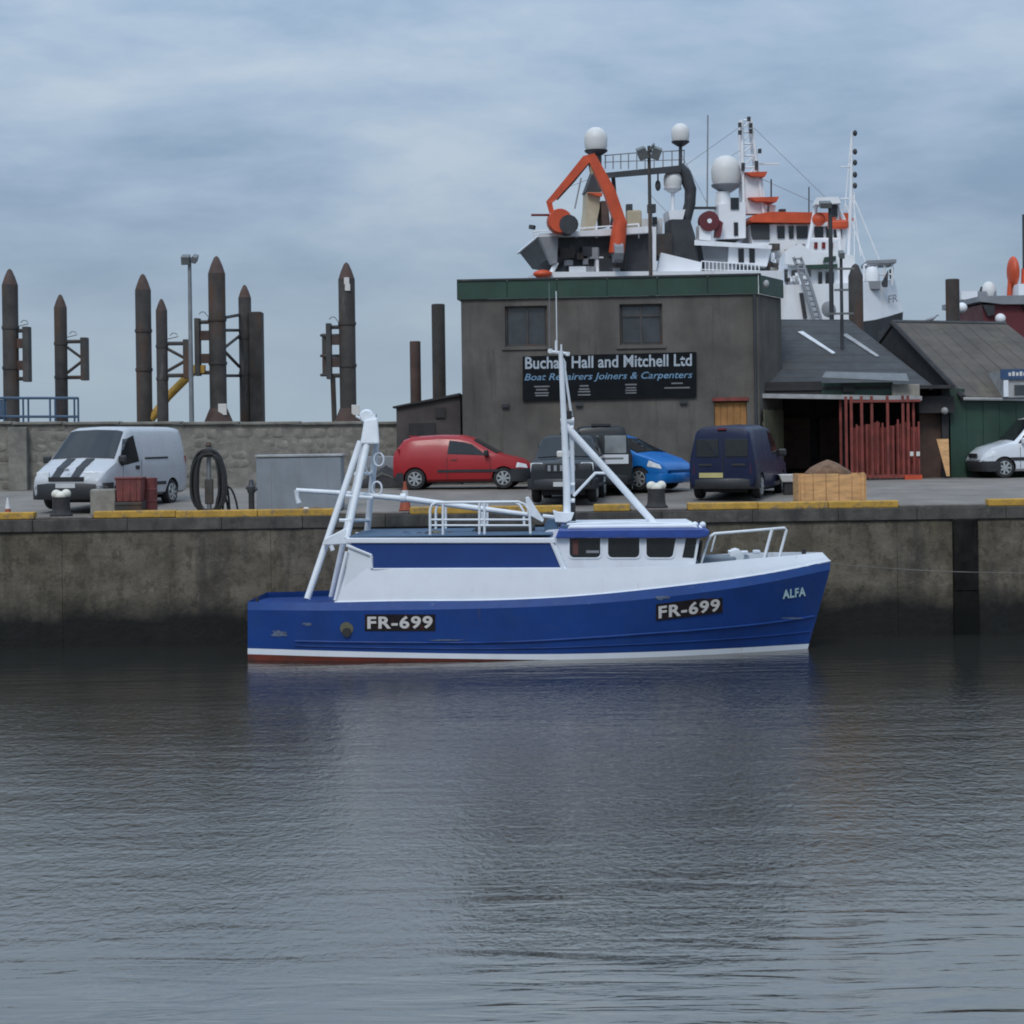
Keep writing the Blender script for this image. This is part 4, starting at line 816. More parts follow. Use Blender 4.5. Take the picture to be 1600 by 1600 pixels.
def white_trawler():
    Y = 92.0; s = Y / FPX; fr = Frame(at(1310, 500, Y).x, Y, 0, R(-4)); p = lambda x, y, d=0.0: fr.pt(x, y, d)
    t = thing('white_trawler', 'white trawler bow with mast and gantry, behind the grey shed roof', 'ship', fr)
    top = [(1150, 445), (1225, 445), (1300, 443), (1360, 440), (1398, 437)]; knk = [(1150, 503), (1225, 503), (1300, 503), (1340, 503), (1375, 498), (1410, 487)]
    rings = []
    for k in range(13):
        u = k / 12; hb = sinterp([(0, 3.1), (0.5, 3.0), (0.75, 2.3), (0.9, 1.1), (1, 0.05)], u); hk = hb*0.93
        xt, xk = lerp(1150, 1398, u), lerp(1150, 1411, u)
        a = p(xt, sinterp(top, xt), -hb); b = p(xk, sinterp(knk, xk), -hb); c = p(lerp(1150, 1388, u), 640, -hk*0.85)
        rings.append((a, b, c, hb, hk))
    mir = lambda v: Vector((v.x, -v.y, v.z))
    MB().loft([[r[1], r[0], mir(r[0]), mir(r[1])] for r in rings], True, True).build('hull', M_shipw, t, smooth=35)
    MB().loft([[Vector((r[2].x, r[2].y, -1)), r[1] - Vector((0, 0, 0.01)), mir(r[1]) - Vector((0, 0, 0.01)), Vector((r[2].x, -r[2].y, -1))] for r in rings], True, True).build('lower_hull', M_shipd, t, smooth=35)
    n_ = text_mesh('FR', offset=0.01)
    fit_text(n_, lambda u, v, w: p(lerp(1388, 1403, u), lerp(474, 471, u) - 12*v, -1.10 + 0.42*u)); link('lettering', n_, M_shipg, t)
    # deckhouse
    quad(p, ((1228, 400), (1262, 396), (1330, 404), (1334, 450), (1226, 452)), -1.6, 2).build('deckhouse', M_shipw, t)
    quad(p, ((1222, 398), (1245, 386), (1262, 398), (1300, 402), (1300, 418), (1240, 420), (1222, 418)), -2.0, 2).build('shelter', M_shipw, t)
    quad(p, ((1250, 421), (1302, 418), (1302, 424), (1252, 426)), -2.1, 2).build('green_band', M_green, t)
    quad(p, ((1282, 408), (1300, 406), (1300, 412), (1280, 416)), -2.1, -2.0).build('green_band', M_green, t)
    for x0, x1 in ((1274, 1280), (1285, 1298)): quad(p, ((x0, 430), (x1, 430), (x1, 450), (x0, 450)), -1.68, -1.6).build('window', M_glass, t)
    # gantry
    for a, b in (((1258, 412), (1276, 316)), ((1322, 352), (1306, 316)), ((1306, 316), (1316, 420)), ((1268, 350), (1312, 350)), ((1264, 375), (1314, 375))):
        MB().tube([p(*a), p(*b)], 0.10, 6).build('gantry_leg', M_shipw, t)
    quad(p, ((1270, 322), (1274, 311), (1308, 310), (1312, 320)), -0.7, 0.7).build('gantry_head', M_shipw, t)
    MB().box(p(1302, 330), (0.35, 0.4, 0.5)).build('gantry_lamp', M_shipd, t); MB().ball(p(1279, 343), 0.32).build('orange_buoy', M_orange, t, smooth=60); MB().box(p(1309, 351), (0.9, 0.5, 0.4)).build('orange_float', M_orange, t, bevel=0.1)
    # mast and stays
    MB().tube([p(1325, 430), p(1330, 300), p(1331, 206)], [0.10, 0.085, 0.045], 8).build('mast', M_shipw, t, smooth=50)
    for a, b in (((1330, 300), (1378, 416)), ((1331, 300), (1345, 400)), ((1322, 320), (1352, 410)), ((1330, 215), (1320, 330)), ((1335, 300), (1335, 420))): MB().tube([p(*a), p(*b)], 0.035, 5).build('stay', M_shipw, t)
    for y in (208, 237, 254, 273, 290): MB().ball(p(1336, y), 0.10, sc=(1, 1, 1.4)).build('mast_lamp', M_shipd, t, smooth=60)
    for y in (260, 310): MB().box(p(1322, y), (0.5, 0.1, 0.06)).build('crosstree', M_shipw, t)
    # foredeck
    rail(t, lambda x, y: p(x, y, -1.2), ((1350, 414), (1394, 411)), (1350, 1358, 1370, 1382, 1394), 446, M_shipw, 0.05)
    quad(p, ((1350, 411), (1395, 409), (1395, 414), (1350, 416)), -1.4, 1.4).build('canopy', M_shipg, t)
    MB().lathe([(0.30, -0.45), (0.32, 0.1), (0.22, 0.35), (0.02, 0.4)], p(1363, 430, -1.3), 14).build('white_drum', M_shipw, t, smooth=40)
    MB().box(p(1362, 446, -1.4), (0.7, 0.6, 0.35)).build('winch', M_shipg, t)
    quad(p, ((1372, 446), (1382, 426), (1381, 452), (1374, 452)), -1.5, -1.3).build('dark_fin', M_shipd, t); quad(p, ((1386, 424), (1393, 420), (1391, 438), (1387, 438)), -0.9, -0.8).build('dark_fin', M_shipd, t)
    MB().ball(p(1290, 484, -2.85), 0.45, sc=(1, 0.3, 0.9)).build('anchor_pocket', M_shipg, t, smooth=60)
    # gangway down the side
    g = MB()
    for d in (0, 11): g.tube([p(1240 + d, 402, -3.3), p(1254 + d, 440, -3.4), p(1272 + d, 500, -3.6)], 0.07, 6)
    for k in range(12): g.tube([p(1241 + k*2.7, 404 + k*8.3, -3.4), p(1252 + k*2.7, 404 + k*8.3, -3.4)], 0.04, 5)
    g.build('gangway', M_shipg, t)
    quad(p, ((1241, 465), (1247, 465), (1253, 503), (1247, 503)), -3.25, -3.1).build('black_stripe', M_shipd, t)
    rr = random.Random(8)
    for i in range(14): MB().box(p(rr.uniform(1226, 1262), rr.uniform(425, 450), -2.2), (rr.uniform(0.12, 0.4), 0.3, rr.uniform(0.2, 0.6))).build('deck_gear', rr.choice((M_shipg, M_shipw, M_shipd)), t)
white_trawler()

def red_ship():
    Y = 98.0; fr = Frame(at(1600, 500, Y).x, Y, 0, R(3)); p = lambda x, y, d=0.0: fr.pt(x, y, d)
    t = thing('red_ship', 'dark red vessel with grey deck and orange rescue boat behind the brown roof', 'ship', fr)
    quad(p, ((1506, 482), (1760, 480), (1760, 720), (1530, 720), (1512, 520)), -3, 3).build('hull', M_maroon, t)
    quad(p, ((1500, 470), (1760, 464), (1760, 481), (1535, 482), (1500, 478)), -3.3, 3.3).build('deck', M_shipg, t)
    quad(p, ((1507, 483), (1524, 483), (1524, 498), (1514, 500)), -3.2, -2.9).build('dark_port', M_shipd, t); quad(p, ((1566, 480), (1600, 478), (1600, 494), (1572, 494)), -3.2, -2.9).build('dark_port', M_shipd, t)
    MB().ball(p(1563, 498, -3.2), 0.25).build('white_fender', M_shipw, t, smooth=60); MB().ball(p(1503, 481, -3.4), 0.25).build('white_fender', M_shipw, t, smooth=60)
    MB().ball(p(1545, 456), 0.36, sc=(1, 1, 1.4)).build('white_dome', M_dome, t, smooth=60); MB().box(p(1540, 464), (0.9, 0.6, 0.5)).build('locker', M_shipg, t)
    MB().tube([p(1528, 466), p(1534, 448)], 0.05, 5).build('post', M_shipd, t); MB().box(p(1512, 462), (0.8, 0.6, 0.4)).build('locker', M_shipw, t)
    MB().ball(p(1583, 425), 1.15, n=16, k=10, sc=(0.24, 0.5, 0.66)).build('rescue_boat', M_orange, t, smooth=60)
    MB().tube([p(1577, 465), p(1579, 430)], 0.12, 6).build('davit', M_orange, t); MB().tube([p(1599, 465), p(1600, 420)], 0.12, 6).build('davit', M_orange, t)
    quad(p, ((1582, 446), (1640, 444), (1640, 468), (1582, 468)), -1, 2).build('deckhouse', M_shipw, t); MB().tube([p(1600, 450), p(1599, 335)], 0.06, 6).build('mast', M_shipd, t)
red_ship()

def gull():
    Y = 67.2; q = at(1454, 505, Y); fr = Frame(q.x, Y, q.z - 0.02)
    t = thing('gull', 'small dark gull standing on the ridge of the brown roof', 'bird', fr)
    rings = [(-0.24, 0.01, 0.10), (-0.12, 0.05, 0.13), (0.0, 0.075, 0.15), (0.10, 0.06, 0.18), (0.16, 0.04, 0.22), (0.19, 0.045, 0.26), (0.23, 0.03, 0.28), (0.29, 0.006, 0.265)]
    MB().loft([[Vector((x, r*math.cos(a), z + r*0.9*math.sin(a))) for a in [2*math.pi*j/8 for j in range(8)]] for x, r, z in rings]).build('body', M_shipg, t, smooth=60)
    for sgn in (-1, 1): MB().tube([(0.02, 0.025*sgn, 0.1), (0.03, 0.025*sgn, 0.0)], 0.008, 5).build('leg', M_beige, t)
gull()

# ------------------------------------------------------------------ the blue fishing boat
BF = Frame(at(842, 1000, 45.75).x, 45.75, 0.0, R(-2.5))
def fishing_boat():
    p = lambda x, y, d=-1.88: BF.pt(x, y, d)
    t = thing('fishing_boat', 'blue and white fishing boat with white gantry and mast moored at the quay', 'fishing boat', BF)
    Btop = [(0, 1.30), (0.03, 1.48), (0.08, 1.66), (0.25, 1.87), (0.45, 1.92), (0.62, 1.86), (0.75, 1.66), (0.85, 1.32), (0.92, 0.92), (0.97, 0.48), (1, 0.04)]
    Bwl = [(0, 1.22), (0.03, 1.40), (0.08, 1.58), (0.25, 1.80), (0.45, 1.84), (0.62, 1.68), (0.75, 1.34), (0.85, 0.88), (0.92, 0.50), (0.97, 0.22), (1, 0.03)]
    SH = [(387, 940), (430, 942), (520, 941), (620, 939), (760, 938), (860, 934), (940, 928), (1000, 922), (1070, 914), (1140, 905), (1220, 892), (1297, 876)]
    KN = [(387, 953), (520, 954), (700, 952), (860, 947), (1000, 937), (1140, 920), (1220, 906), (1297, 890)]
    ST = [(387, 1000), (600, 1004), (800, 1003), (1000, 991), (1140, 980), (1220, 971), (1275, 962)]
    W1 = [(387, 1013), (520, 1017), (700, 1021), (860, 1022), (1000, 1019), (1140, 1013), (1262, 1006)]
    W2 = [(387, 1022), (520, 1026), (700, 1029), (860, 1031), (1000, 1030), (1140, 1026), (1260, 1019)]
    levels = [(SH, 1297, 1.0), (KN, 1297, 0.985), (ST, 1277, 0.55), (W1, 1264, 0.18), (W2, 1261, 0.08)]
    NS = 48
    us = [1 - (1 - k / NS) ** 1.35 for k in range(NS + 1)]
    def hb(u, f): return lerp(sinterp(Bwl, u), sinterp(Btop, u), f)
    def pt(i, u, out=0.0):
        if i == 5:                                     # under water
            q = p(lerp(387, 1258, u), 1024, -hb(u, 0)); return Vector((q.x, -hb(u, 0) * 0.9 - out, -0.45))
        tab, xs, f = levels[i]; x = lerp(387, xs, u); h = hb(u, f)
        if i == 1: h += 0.055
        return p(x, sinterp(tab, x), -h - out)
    mir = lambda v: Vector((v.x, -v.y, v.z))
    def strip(idx, name, m_, out=0.0, sub=3, n0=0, closed_transom=True):
        rows = []
        for a, b in zip(idx, idx[1:]):
            for s in range(sub): rows.append((a, b, s / sub))
        rows.append((idx[-2], idx[-1], 1.0))
        mb = MB(); secs = []
        for u in us:
            secs.append([pt(a, u, out).lerp(pt(b, u, out), k) for a, b, k in rows])
        for sgn in (0, 1):
            g = [[mir(v) if sgn else v for v in r] for r in secs]; mb.loft(g, closed=False)
        mb.loft([secs[0], [mir(v) for v in secs[0]]], closed=False)       # transom
        return mb.build(name, m_, t, smooth=30)
    sh = strip([0, 1], 'sheer_rail', M_rub, sub=2)
    hl = strip([1, 2, 3], 'hull', M_hull, sub=6)
    strip([3, 4], 'boot_stripe', M_white, 0.004, sub=2)
    strip([4, 5], 'hull_bottom', M_red, sub=2)
    # rubbing strakes
    for i, r in ((2, 0.022),):
        for sgn in (1, -1):
            pts = [pt(i, u, 0.012) for u in us[3:-1]]; MB().tube([Vector((v.x, v.y*sgn, v.z)) for v in pts], r, 6).build('strake', M_hull, hl, smooth=60)
    for sgn in (1, -1):
        pts = [pt(2, u, 0.012).lerp(pt(3, u, 0.012), 0.55) for u in us[3:-1]]; MB().tube([Vector((v.x, v.y*sgn, v.z)) for v in pts], 0.012, 6).build('strake', M_hull, hl, smooth=60)
    # paint scuffs and outlet
    def hullpt(px, py, out=0.008):
        u = (px - 387) / (1290 - 387)
        for i in range(len(levels) - 1):
            xa = lerp(387, levels[i][1], u); ya, yb = sinterp(levels[i][0], xa), sinterp(levels[i+1][0], xa)
            if py <= yb or i == len(levels) - 2:
                k = min(1, max(0, (py - ya) / (yb - ya))); h = lerp(hb(u, levels[i][2]) + (0.055 if i == 1 else 0), hb(u, levels[i+1][2]) + (0.055 if i == 0 else 0), k); break
        return p(px, py, -h - out)
    def conform(me, box, name, m_, out, par):
        (ax, ay), (bx, by), hp = box
        link(name, fit_text(me, lambda u, v, w: hullpt(lerp(ax, bx, u), lerp(ay, by, u) - v*hp, out)), m_, par)
    def plate(cs, name, m_, out, par, n=10):
        (ax, ay), (bx, by), hp = cs; rows = []
        for k in range(n + 1):
            x, y = lerp(ax, bx, k/n), lerp(ay, by, k/n); rows.append([hullpt(x, y - hp*j/3, out) for j in range(4)])
        return MB().loft(rows, closed=False).build(name, m_, par)
    pl = plate(((570, 986), (680, 986), 26), 'number_plate', M_numbg, 0.012, t)
    conform(text_mesh('FR-699', offset=0.03, space=1.12), ((574, 983), (676, 982), 20), 'lettering', M_num, 0.02, pl)
    pl = plate(((1025, 970), (1129, 957), 26), 'number_plate', M_numbg, 0.012, t)
    conform(text_mesh('FR-699', offset=0.03, space=1.12), ((1029, 967), (1125, 955), 20), 'lettering', M_num, 0.022, pl)
    conform(text_mesh('ALFA', offset=0.035, space=1.1), ((1223, 936), (1259, 931), 14), 'boat_name', M_name, 0.018, hl)
    c = hullpt(542, 982, 0.0); MB().lathe([(0.14, -0.02), (0.15, 0.0), (0.08, 0.01)], c, 14, 'Y').build('outlet', M_olive, t, smooth=40)
    MB().lathe([(0.10, -0.03), (0.10, 0.01)], hullpt(542, 988, 0.012), 12, 'Y').build('outlet_mouth', M_black, t)
    def blob(cx, cy, rx, ry, name, m_, out, par, seed):
        r_ = random.Random(seed); pts = []
        for k in range(16):
            a = 2*math.pi*k/16; f = r_.uniform(0.55, 1.1); pts.append(hullpt(cx + rx*f*math.cos(a), cy + ry*f*math.sin(a), out))
        MB().add([hullpt(cx, cy, out)] + pts, [(0, k + 1, (k + 1) % 16 + 1) for k in range(16)]).build(name, m_, par)
    M_scuff = mat('scuffed_paint', (0.10, 0.13, 0.20), 0.6, var=0.4, scale=12)
    blob(436, 990, 15, 6, 'paint_scuff', M_scuff, 0.010, hl, 1); blob(1034, 934, 12, 4, 'paint_scuff', M_scuff, 0.02, sh, 2); blob(1238, 966, 22, 1.6, 'paint_scuff', M_scuff, 0.03, hl, 3)
    blob(700, 1000, 30, 1.8, 'paint_scuff', M_scuff, 0.03, hl, 4); blob(480, 975, 8, 3, 'paint_scuff', M_scuff, 0.010, hl, 5)
    # main deck
    MB().loft([[pt(0, u) - Vector((0, 0, 0.04)), mir(pt(0, u)) - Vector((0, 0, 0.12))] for u in us], closed=False).build('deck', M_hull, t)
    # white upper side, stern break to stem
    UP = [(522, 889), (860, 889), (1000, 886), (1080, 882), (1180, 873), (1240, 868), (1286, 863)]
    rows = []; N2 = 44
    for k in range(N2 + 1):
        v = k / N2; x = lerp(523, 1297, v); u = (x - 387) / (1297 - 387); h = max(0.02, hb(u, 1.0) - 0.03)
        xu = lerp(533, 1285, v)
        hu = max(0.02, h - 0.05 - (0.0 if v > 0.9 else 0.02))
        a = p(x, sinterp(SH, x) - 0.5, -h); b = p(xu, sinterp(UP, xu), -hu); inn = Vector((b.x, min(0.0, b.y + 0.10), b.z)); lo = Vector((a.x, min(0.0, a.y + 0.13), a.z - 0.15))
        rows.append([a - Vector((0, 0, 0.06)), a, a.lerp(b, 0.5), b, inn, lo])
    for sgn in (0, 1): MB().loft([[mir(q) if sgn else q for q in r] for r in rows]).build('bulwark', M_white, t, smooth=35)
    for sgn in (1, -1): MB().tube([Vector((r[1].x, (r[1].y - 0.01)*sgn, r[1].z - 0.01)) for r in rows], 0.022, 6).build('bulwark_moulding', M_white, t, smooth=60)
    MB().loft([[r[3] - Vector((0, 0, 0.16)), mir(r[3]) - Vector((0, 0, 0.16))] for r in rows[20:]], closed=False).build('foredeck', M_deck, t)
    # shelter deck casing
    D = -1.72
    q = lambda x, y: (p(x, y, D).x, p(x, y, D).z)
    body = [q(536, 935), q(545, 846), q(868, 846), q(886, 890), q(886, 935)]
    MB().prism(body, D, -D).build('shelter_casing', M_white, t)
    pan = [q(583, 888), q(583, 868), q(548, 851), q(548, 849), q(860, 848), q(876, 887)]
    for s in (1, -1): MB().prism(pan, (D - 0.012)*s, (D + 0.02)*s).build('side_panel', M_panel, t)
    MB().prism([q(541, 848.5), q(541, 840.5), q(866, 840.5), q(869, 848.5)], D - 0.05, -D + 0.05).build('roof_edge', M_white, t, bevel=0.015)
    a = q(545, 840); b = q(862, 840); MB().box(((a[0]+b[0])/2, 0, a[1] + 0.012), (b[0]-a[0], -2*D - 0.1, 0.02)).build('roof_deck', M_bluedeck, t)
    for s in (1, -1):
        MB().tube([Vector((q(x, y)[0], (D - 0.02)*s, q(x, y)[1])) for x, y in ((541, 852), (580, 867.5), (581, 888))], 0.035, 6).build('corner_moulding', M_white, t)
        MB().tube([Vector((q(x, y)[0], (D - 0.02)*s, q(x, y)[1])) for x, y in ((583, 889), (880, 888))], 0.02, 6).build('moulding', M_white, t)
        MB().tube([Vector((q(x, y)[0], (D - 0.02)*s, q(x, y)[1])) for x, y in ((861, 846), (879, 888))], 0.035, 6).build('moulding', M_white, t)
        MB().tube([Vector((q(x, y)[0], (D - 0.01)*s, q(x, y)[1])) for x, y in ((542, 862), (524, 938))], 0.045, 6).build('aft_post', M_white, t)
    # wheelhouse
    Wd = -1.38
    w = lambda x, y: (p(x, y, Wd).x, p(x, y, Wd).z)
    wz = [(890, 938), (950, 999), (1010, 1056)]
    wh = MB().prism([w(862, 846), w(872, 838), w(1094, 838), w(1086, 884), w(1086, 920), w(884, 920), w(884, 886)], Wd, -Wd).build('wheelhouse', M_white, t)
    rd = MB().prism([w(868, 840.5), w(873, 827), w(1098, 825), w(1109, 829), w(1106, 838), w(1090, 840.5)], Wd - 0.14, -Wd + 0.14).build('roof_visor', mat('visor_blue', (0.02, 0.06, 0.27), 0.4), wh, bevel=0.03)
    MB().prism([w(886, 827), w(890, 821), w(1080, 819), w(1092, 825)], Wd + 0.02, -Wd - 0.02).build('roof_top', M_white, wh, bevel=0.03)
    def rrect(x0, x1, y0, y1, slant=0.0, r=7):
        out = []
        for cx, cy, a0 in ((x1 - r*0.3, y0 + r*0.3, -90), (x1 - r - slant, y1 - r, 0), (x0 + r, y1 - r, 90), (x0 + r*0.3, y0 + r*0.3, 180)):
            rr_ = r if cy > y0 + r else r*0.3
            for k in range(5): a = R(a0 + 22.5*k); out.append((cx + rr_*math.cos(a), cy + rr_*math.sin(a)))
        return out
    for i, (x0, x1) in enumerate(wz):
        for s in (1, -1):
            o1 = [w(x, y) for x, y in rrect(x0, x1, 840, 871, 4 if i == 2 else 0)]; o2 = [w(x, y) for x, y in rrect(x0 - 2, x1 + 2, 838.5, 873, 4 if i == 2 else 0)]
            fo = MB(); n = len(o1); y0, y1 = (Wd - 0.02)*s, (Wd - 0.001)*s
            fo.add([(a, y0, b) for a, b in o1] + [(a, y0, b) for a, b in o2] + [(a, y1, b) for a, b in o1] + [(a, y1, b) for a, b in o2],
                   [(k, (k+1) % n, n + (k+1) % n, n + k) for k in range(n)] + [(n + k, n + (k+1) % n, 3*n + (k+1) % n, 3*n + k) for k in range(n)] + [(k, 2*n + k, 2*n + (k+1) % n, (k+1) % n) for k in range(n)])
            win = MB().prism(o1, (Wd - 0.004)*s, (Wd + 0.01)*s).build('window', M_glass, wh); fo.build('frame', M_white, win)
            if s == 1 and i == 0:
                MB().prism([w(x0 + 5, 843), w(x0 + 14, 843), w(x0 + 13, 867), w(x0 + 5, 866)], Wd - 0.007, Wd - 0.005).build('red_curtain', mat('curtain', (0.10, 0.03, 0.025), 0.6), win)
                MB().prism([w(x0 + 26, 860), w(x0 + 46, 860), w(x0 + 46, 864), w(x0 + 26, 864)], Wd - 0.007, Wd - 0.005).build('console', M_shipg, win)
    for s in (1, -1):                                  # angled front quarter panes
        qp = [p(x, y, (Wd + 0.0)*1.0) for x, y in ((1072, 841), (1089, 841), (1084, 872), (1066, 871))]
        win = MB().prism([(v.x, v.z) for v in qp], (Wd - 0.006)*s, (Wd + 0.02)*s).build('window', M_glass, wh)
    f0, f1 = p(1092, 842, 0), p(1087, 872, 0)
    for k in range(3):
        y0 = lerp(Wd + 0.1, -Wd - 0.1, k/3) + 0.03; y1 = lerp(Wd + 0.1, -Wd - 0.1, (k+1)/3) - 0.03
        MB().hexa([(f1.x - 0.01, y0, f1.z), (f1.x + 0.03, y0, f1.z), (f1.x + 0.03, y1, f1.z), (f1.x - 0.01, y1, f1.z), (f0.x - 0.01, y0, f0.z), (f0.x + 0.03, y0, f0.z), (f0.x + 0.03, y1, f0.z), (f0.x - 0.01, y1, f0.z)]).build('front_window', M_glass, wh)
    for y in (Wd + 0.25, -Wd - 0.25): MB().tube([p(886, 819, y) , p(990, 816, y), p(1085, 819, y)], 0.02, 6).build('roof_rail', M_spar, wh)
    for x in (1078, 1086, 1098): MB().ball(p(x, 820, -0.9), 0.07).build('deck_light', M_spar, wh, smooth=60)
    MB().box(p(910, 823, -0.8), (0.9, 0.4, 0.08)).build('roof_locker', M_bluedeck, wh)
    MB().tube([p(1093, 822, -1.2), p(1103, 834, -1.5)], 0.025, 6).build('nav_lamp_bracket', M_spar, wh)
    # stern gantry
    N1, N2_, F1, F2 = -1.2, -1.05, 1.25, 1.05
    gt = MB().hexa([p(563, 694, -0.42), p(593, 694, -0.42), p(593, 694, 0.42), p(563, 694, 0.42), p(569, 656, -0.30), p(590, 652, -0.30), p(590, 652, 0.30), p(569, 656, 0.30)]).build('gantry_head', M_spar, t, bevel=0.04)
    MB().lathe([(0.13, -0.08), (0.17, 0.0), (0.13, 0.08)], p(573, 651, 0), 14, 'Y').build('sheave', M_spar, gt, smooth=40); MB().box(p(583, 651, 0), (0.14, 0.3, 0.12)).build('lamp_box', M_spar, gt)
    MB().tube([p(567, 656, 0), p(556, 650, 0)], 0.03, 6).build('aerial_arm', M_spar, gt)
    for a, ya, b, yb, r in (((480, 936), N1, (563, 690), -0.34, 0.072), ((541, 842), N2_, (574, 690), -0.30, 0.08), ((517, 936), F1, (570, 690), 0.34, 0.062), ((573, 838), F2, (588, 690), 0.30, 0.072)):
        MB().tube([p(*a, ya), p(*b, yb)], r, 10).build('gantry_leg', M_spar, t, smooth=50)
    for a, ya, b, yb in (((540, 775), -0.75, (582, 778), -0.65), ((546, 813), -1.0, (577, 813), 0.9), ((530, 813), -0.98, (546, 813), -0.95), ((541, 815), -0.98, (544, 840), -1.05), ((555, 740), -0.5, (580, 740), 0.5)):
        MB().tube([p(*a, ya), p(*b, yb)], 0.04, 6).build('cross_bar', M_spar, t)
    MB().hexa([p(504, 852, -1.16), p(545, 850, -1.10), p(545, 850, -0.98), p(504, 852, -1.04), p(507, 842, -1.16), p(540, 825, -1.10), p(540, 825, -0.98), p(507, 842, -1.04)]).build('knee_plate', M_spar, t, bevel=0.02)
    MB().box(p(566, 835, 1.0), (0.3, 0.1, 0.1)).build('foot_plate', M_spar, t)
    MB().tube([p(517, 852, -1.1), p(520, 860, -1.1)], 0.05, 8).build('roller', M_spar, t)
    for x, y in ((592, 718), (589, 763)):              # rope loops on the gantry
        c = p(x, y, -0.2); MB().tube([c + Vector((0.11*math.cos(a), 0, 0.15*math.sin(a))) for a in [2*math.pi*k/12 for k in range(12)]], 0.022, 6, True).build('rope_loop', M_spar, t, smooth=60)
    MB().tube([p(571, 692, -0.2), p(567, 720, -0.15), p(576, 742, -0.1)], 0.018, 5).build('rope', M_spar, t)
    # boom
    bm_ = MB().tube([p(463, 766, -0.15), p(530, 770, -0.15), p(640, 780, -0.2), p(745, 794, -0.2), p(832, 805, -0.2)], [0.05, 0.055, 0.066, 0.062, 0.05], 10).build('boom', M_spar, t, smooth=50)
    MB().tube([p(464, 766, -0.15), p(464, 776, -0.15), p(467, 786, -0.15)], [0.07, 0.05, 0.06], 8).build('boom_hook', M_spar, bm_, smooth=50); MB().lathe([(0.1, -0.06), (0.1, 0.06)], p(630, 778, -0.2), 12, 'X').build('boom_band', M_spar, bm_)
    # roof railings
    for yl, off in ((-1.35, 0), (1.3, 0)):
        mb = MB(); dx = 0 if yl < 0 else 9
        mb.tube([p(672 + dx, 838, yl), p(672 + dx, 797, yl), p(675 + dx, 789, yl), p(682 + dx, 785, yl), p(810 - dx, 784, yl), p(820 - dx, 788, yl), p(827 - dx, 798, yl), p(829 - dx, 838, yl)], 0.03, 8)
        for x in (692, 749, 757): mb.tube([p(x + dx*0.5, 838, yl), p(x + dx*0.5, 786, yl)], 0.028, 8)
        for y in (812, 821): mb.tube([p(673 + dx, y, yl), p(828 - dx, y, yl)], 0.022, 8)
        mb.build('roof_railing', M_spar, t, smooth=50)
    MB().box(p(790, 832, 0.2), (1.3, 1.0, 0.3)).build('hatch', M_dark, t, bevel=0.04); MB().box(p(710, 834, 0.2), (0.9, 1.0, 0.2)).build('fish_box', M_bluedeck, t, bevel=0.03)
    rr = random.Random(2)
    for i in range(9): MB().ball(p(rr.uniform(600, 820), 835, rr.uniform(-0.9, 0.9)), rr.uniform(0.06, 0.13), sc=(1.4, 1.2, 0.8)).build('coiled_rope', rr.choice((M_bluedeck, M_olive, M_dark)), t, smooth=60)
    # mast
    MB().tube([p(887, 836, -0.1), p(885, 742, -0.1), p(881, 655, -0.1), p(876, 548, -0.1)], [0.085, 0.08, 0.068, 0.05], 10).build('mast', M_spar, t, smooth=50)
    MB().tube([p(895, 802, 0.12), p(894, 740, 0.12), p(893, 660, 0.12)], 0.055, 8).build('mast_strut', M_spar, t, smooth=50)
    MB().tube([p(893, 650, 0.1), p(887, 610, 0.05), p(880, 560, 0)], 0.03, 6).build('mast_strut', M_spar, t, smooth=50)
    MB().tube([p(883, 664, 0), p(960, 748, 0), p(1026, 822, 0)], 0.078, 10).build('fore_strut', M_spar, t, smooth=50)
    MB().tube([p(896, 775, 0), p(930, 739, 0), p(953, 739, 0)], 0.035, 6).build('strut_brace', M_spar, t)
    for (a, b, r) in (((876, 658), (897, 656), 0.06), ((877, 672), (896, 668), 0.05), ((884, 757), (898, 757), 0.04), ((886, 782), (898, 782), 0.05)): MB().tube([p(*a, 0), p(*b, 0)], r, 8).build('mast_bracket', M_spar, t)
    MB().box(p(888, 648, 0), (0.16, 0.16, 0.18)).build('mast_lamp', M_black, t, bevel=0.02)
    MB().tube([p(856, 549, 0), p(890, 553, 0)], 0.035, 6).build('crosstree', M_spar, t)
    for (x, y0, y1, r) in ((869, 552, 532, 0.03), (877, 552, 538, 0.02), (860, 552, 545, 0.05), (887, 556, 550, 0.05)): MB().tube([p(x, y0, 0), p(x, y1, 0)], r, 6).build('aerial_mount', M_spar, t)
    MB().tube([p(870, 535, 0), p(869, 455, 0)], 0.012, 5).build('whip_aerial', M_spar, t); MB().tube([p(859, 545, 0), p(858, 442, 0)], 0.008, 5).build('whip_aerial', M_galv, t)
    # mast foot gear
    MB().prism([(p(x, y, -0.3).x, p(x, y, -0.3).z) for x, y in ((821, 777), (826, 776), (838, 795), (850, 812), (848, 816), (824, 803))], -0.36, -0.24).build('gallows_plate', M_spar, t, bevel=0.01)
    MB().prism([(p(x, y, -0.3).x, p(x, y, -0.3).z) for x, y in ((864, 797), (872, 800), (897, 801), (893, 812), (884, 816), (868, 815))], -0.45, -0.1).build('winch_cheek', M_spar, t, bevel=0.01)
    MB().lathe([(0.16, -0.3), (0.16, 0.3)], p(862, 822, 0), 14, 'Y').build('winch_drum', M_bluedeck, t, smooth=40); MB().tube([p(848, 806, -0.3), p(868, 808, -0.3)], 0.04, 6).build('winch_bar', M_spar, t)
    MB().prism([(p(x, y, -0.6).x, p(x, y, -0.6).z) for x, y in ((836, 838), (856, 829), (880, 827), (880, 840), (836, 840.5))], -0.7, 0.5).build('mast_step', M_white, t)
    MB().box(p(895, 793, 0.1), (0.12, 0.2, 0.6)).build('exhaust_pipe', M_black, t)
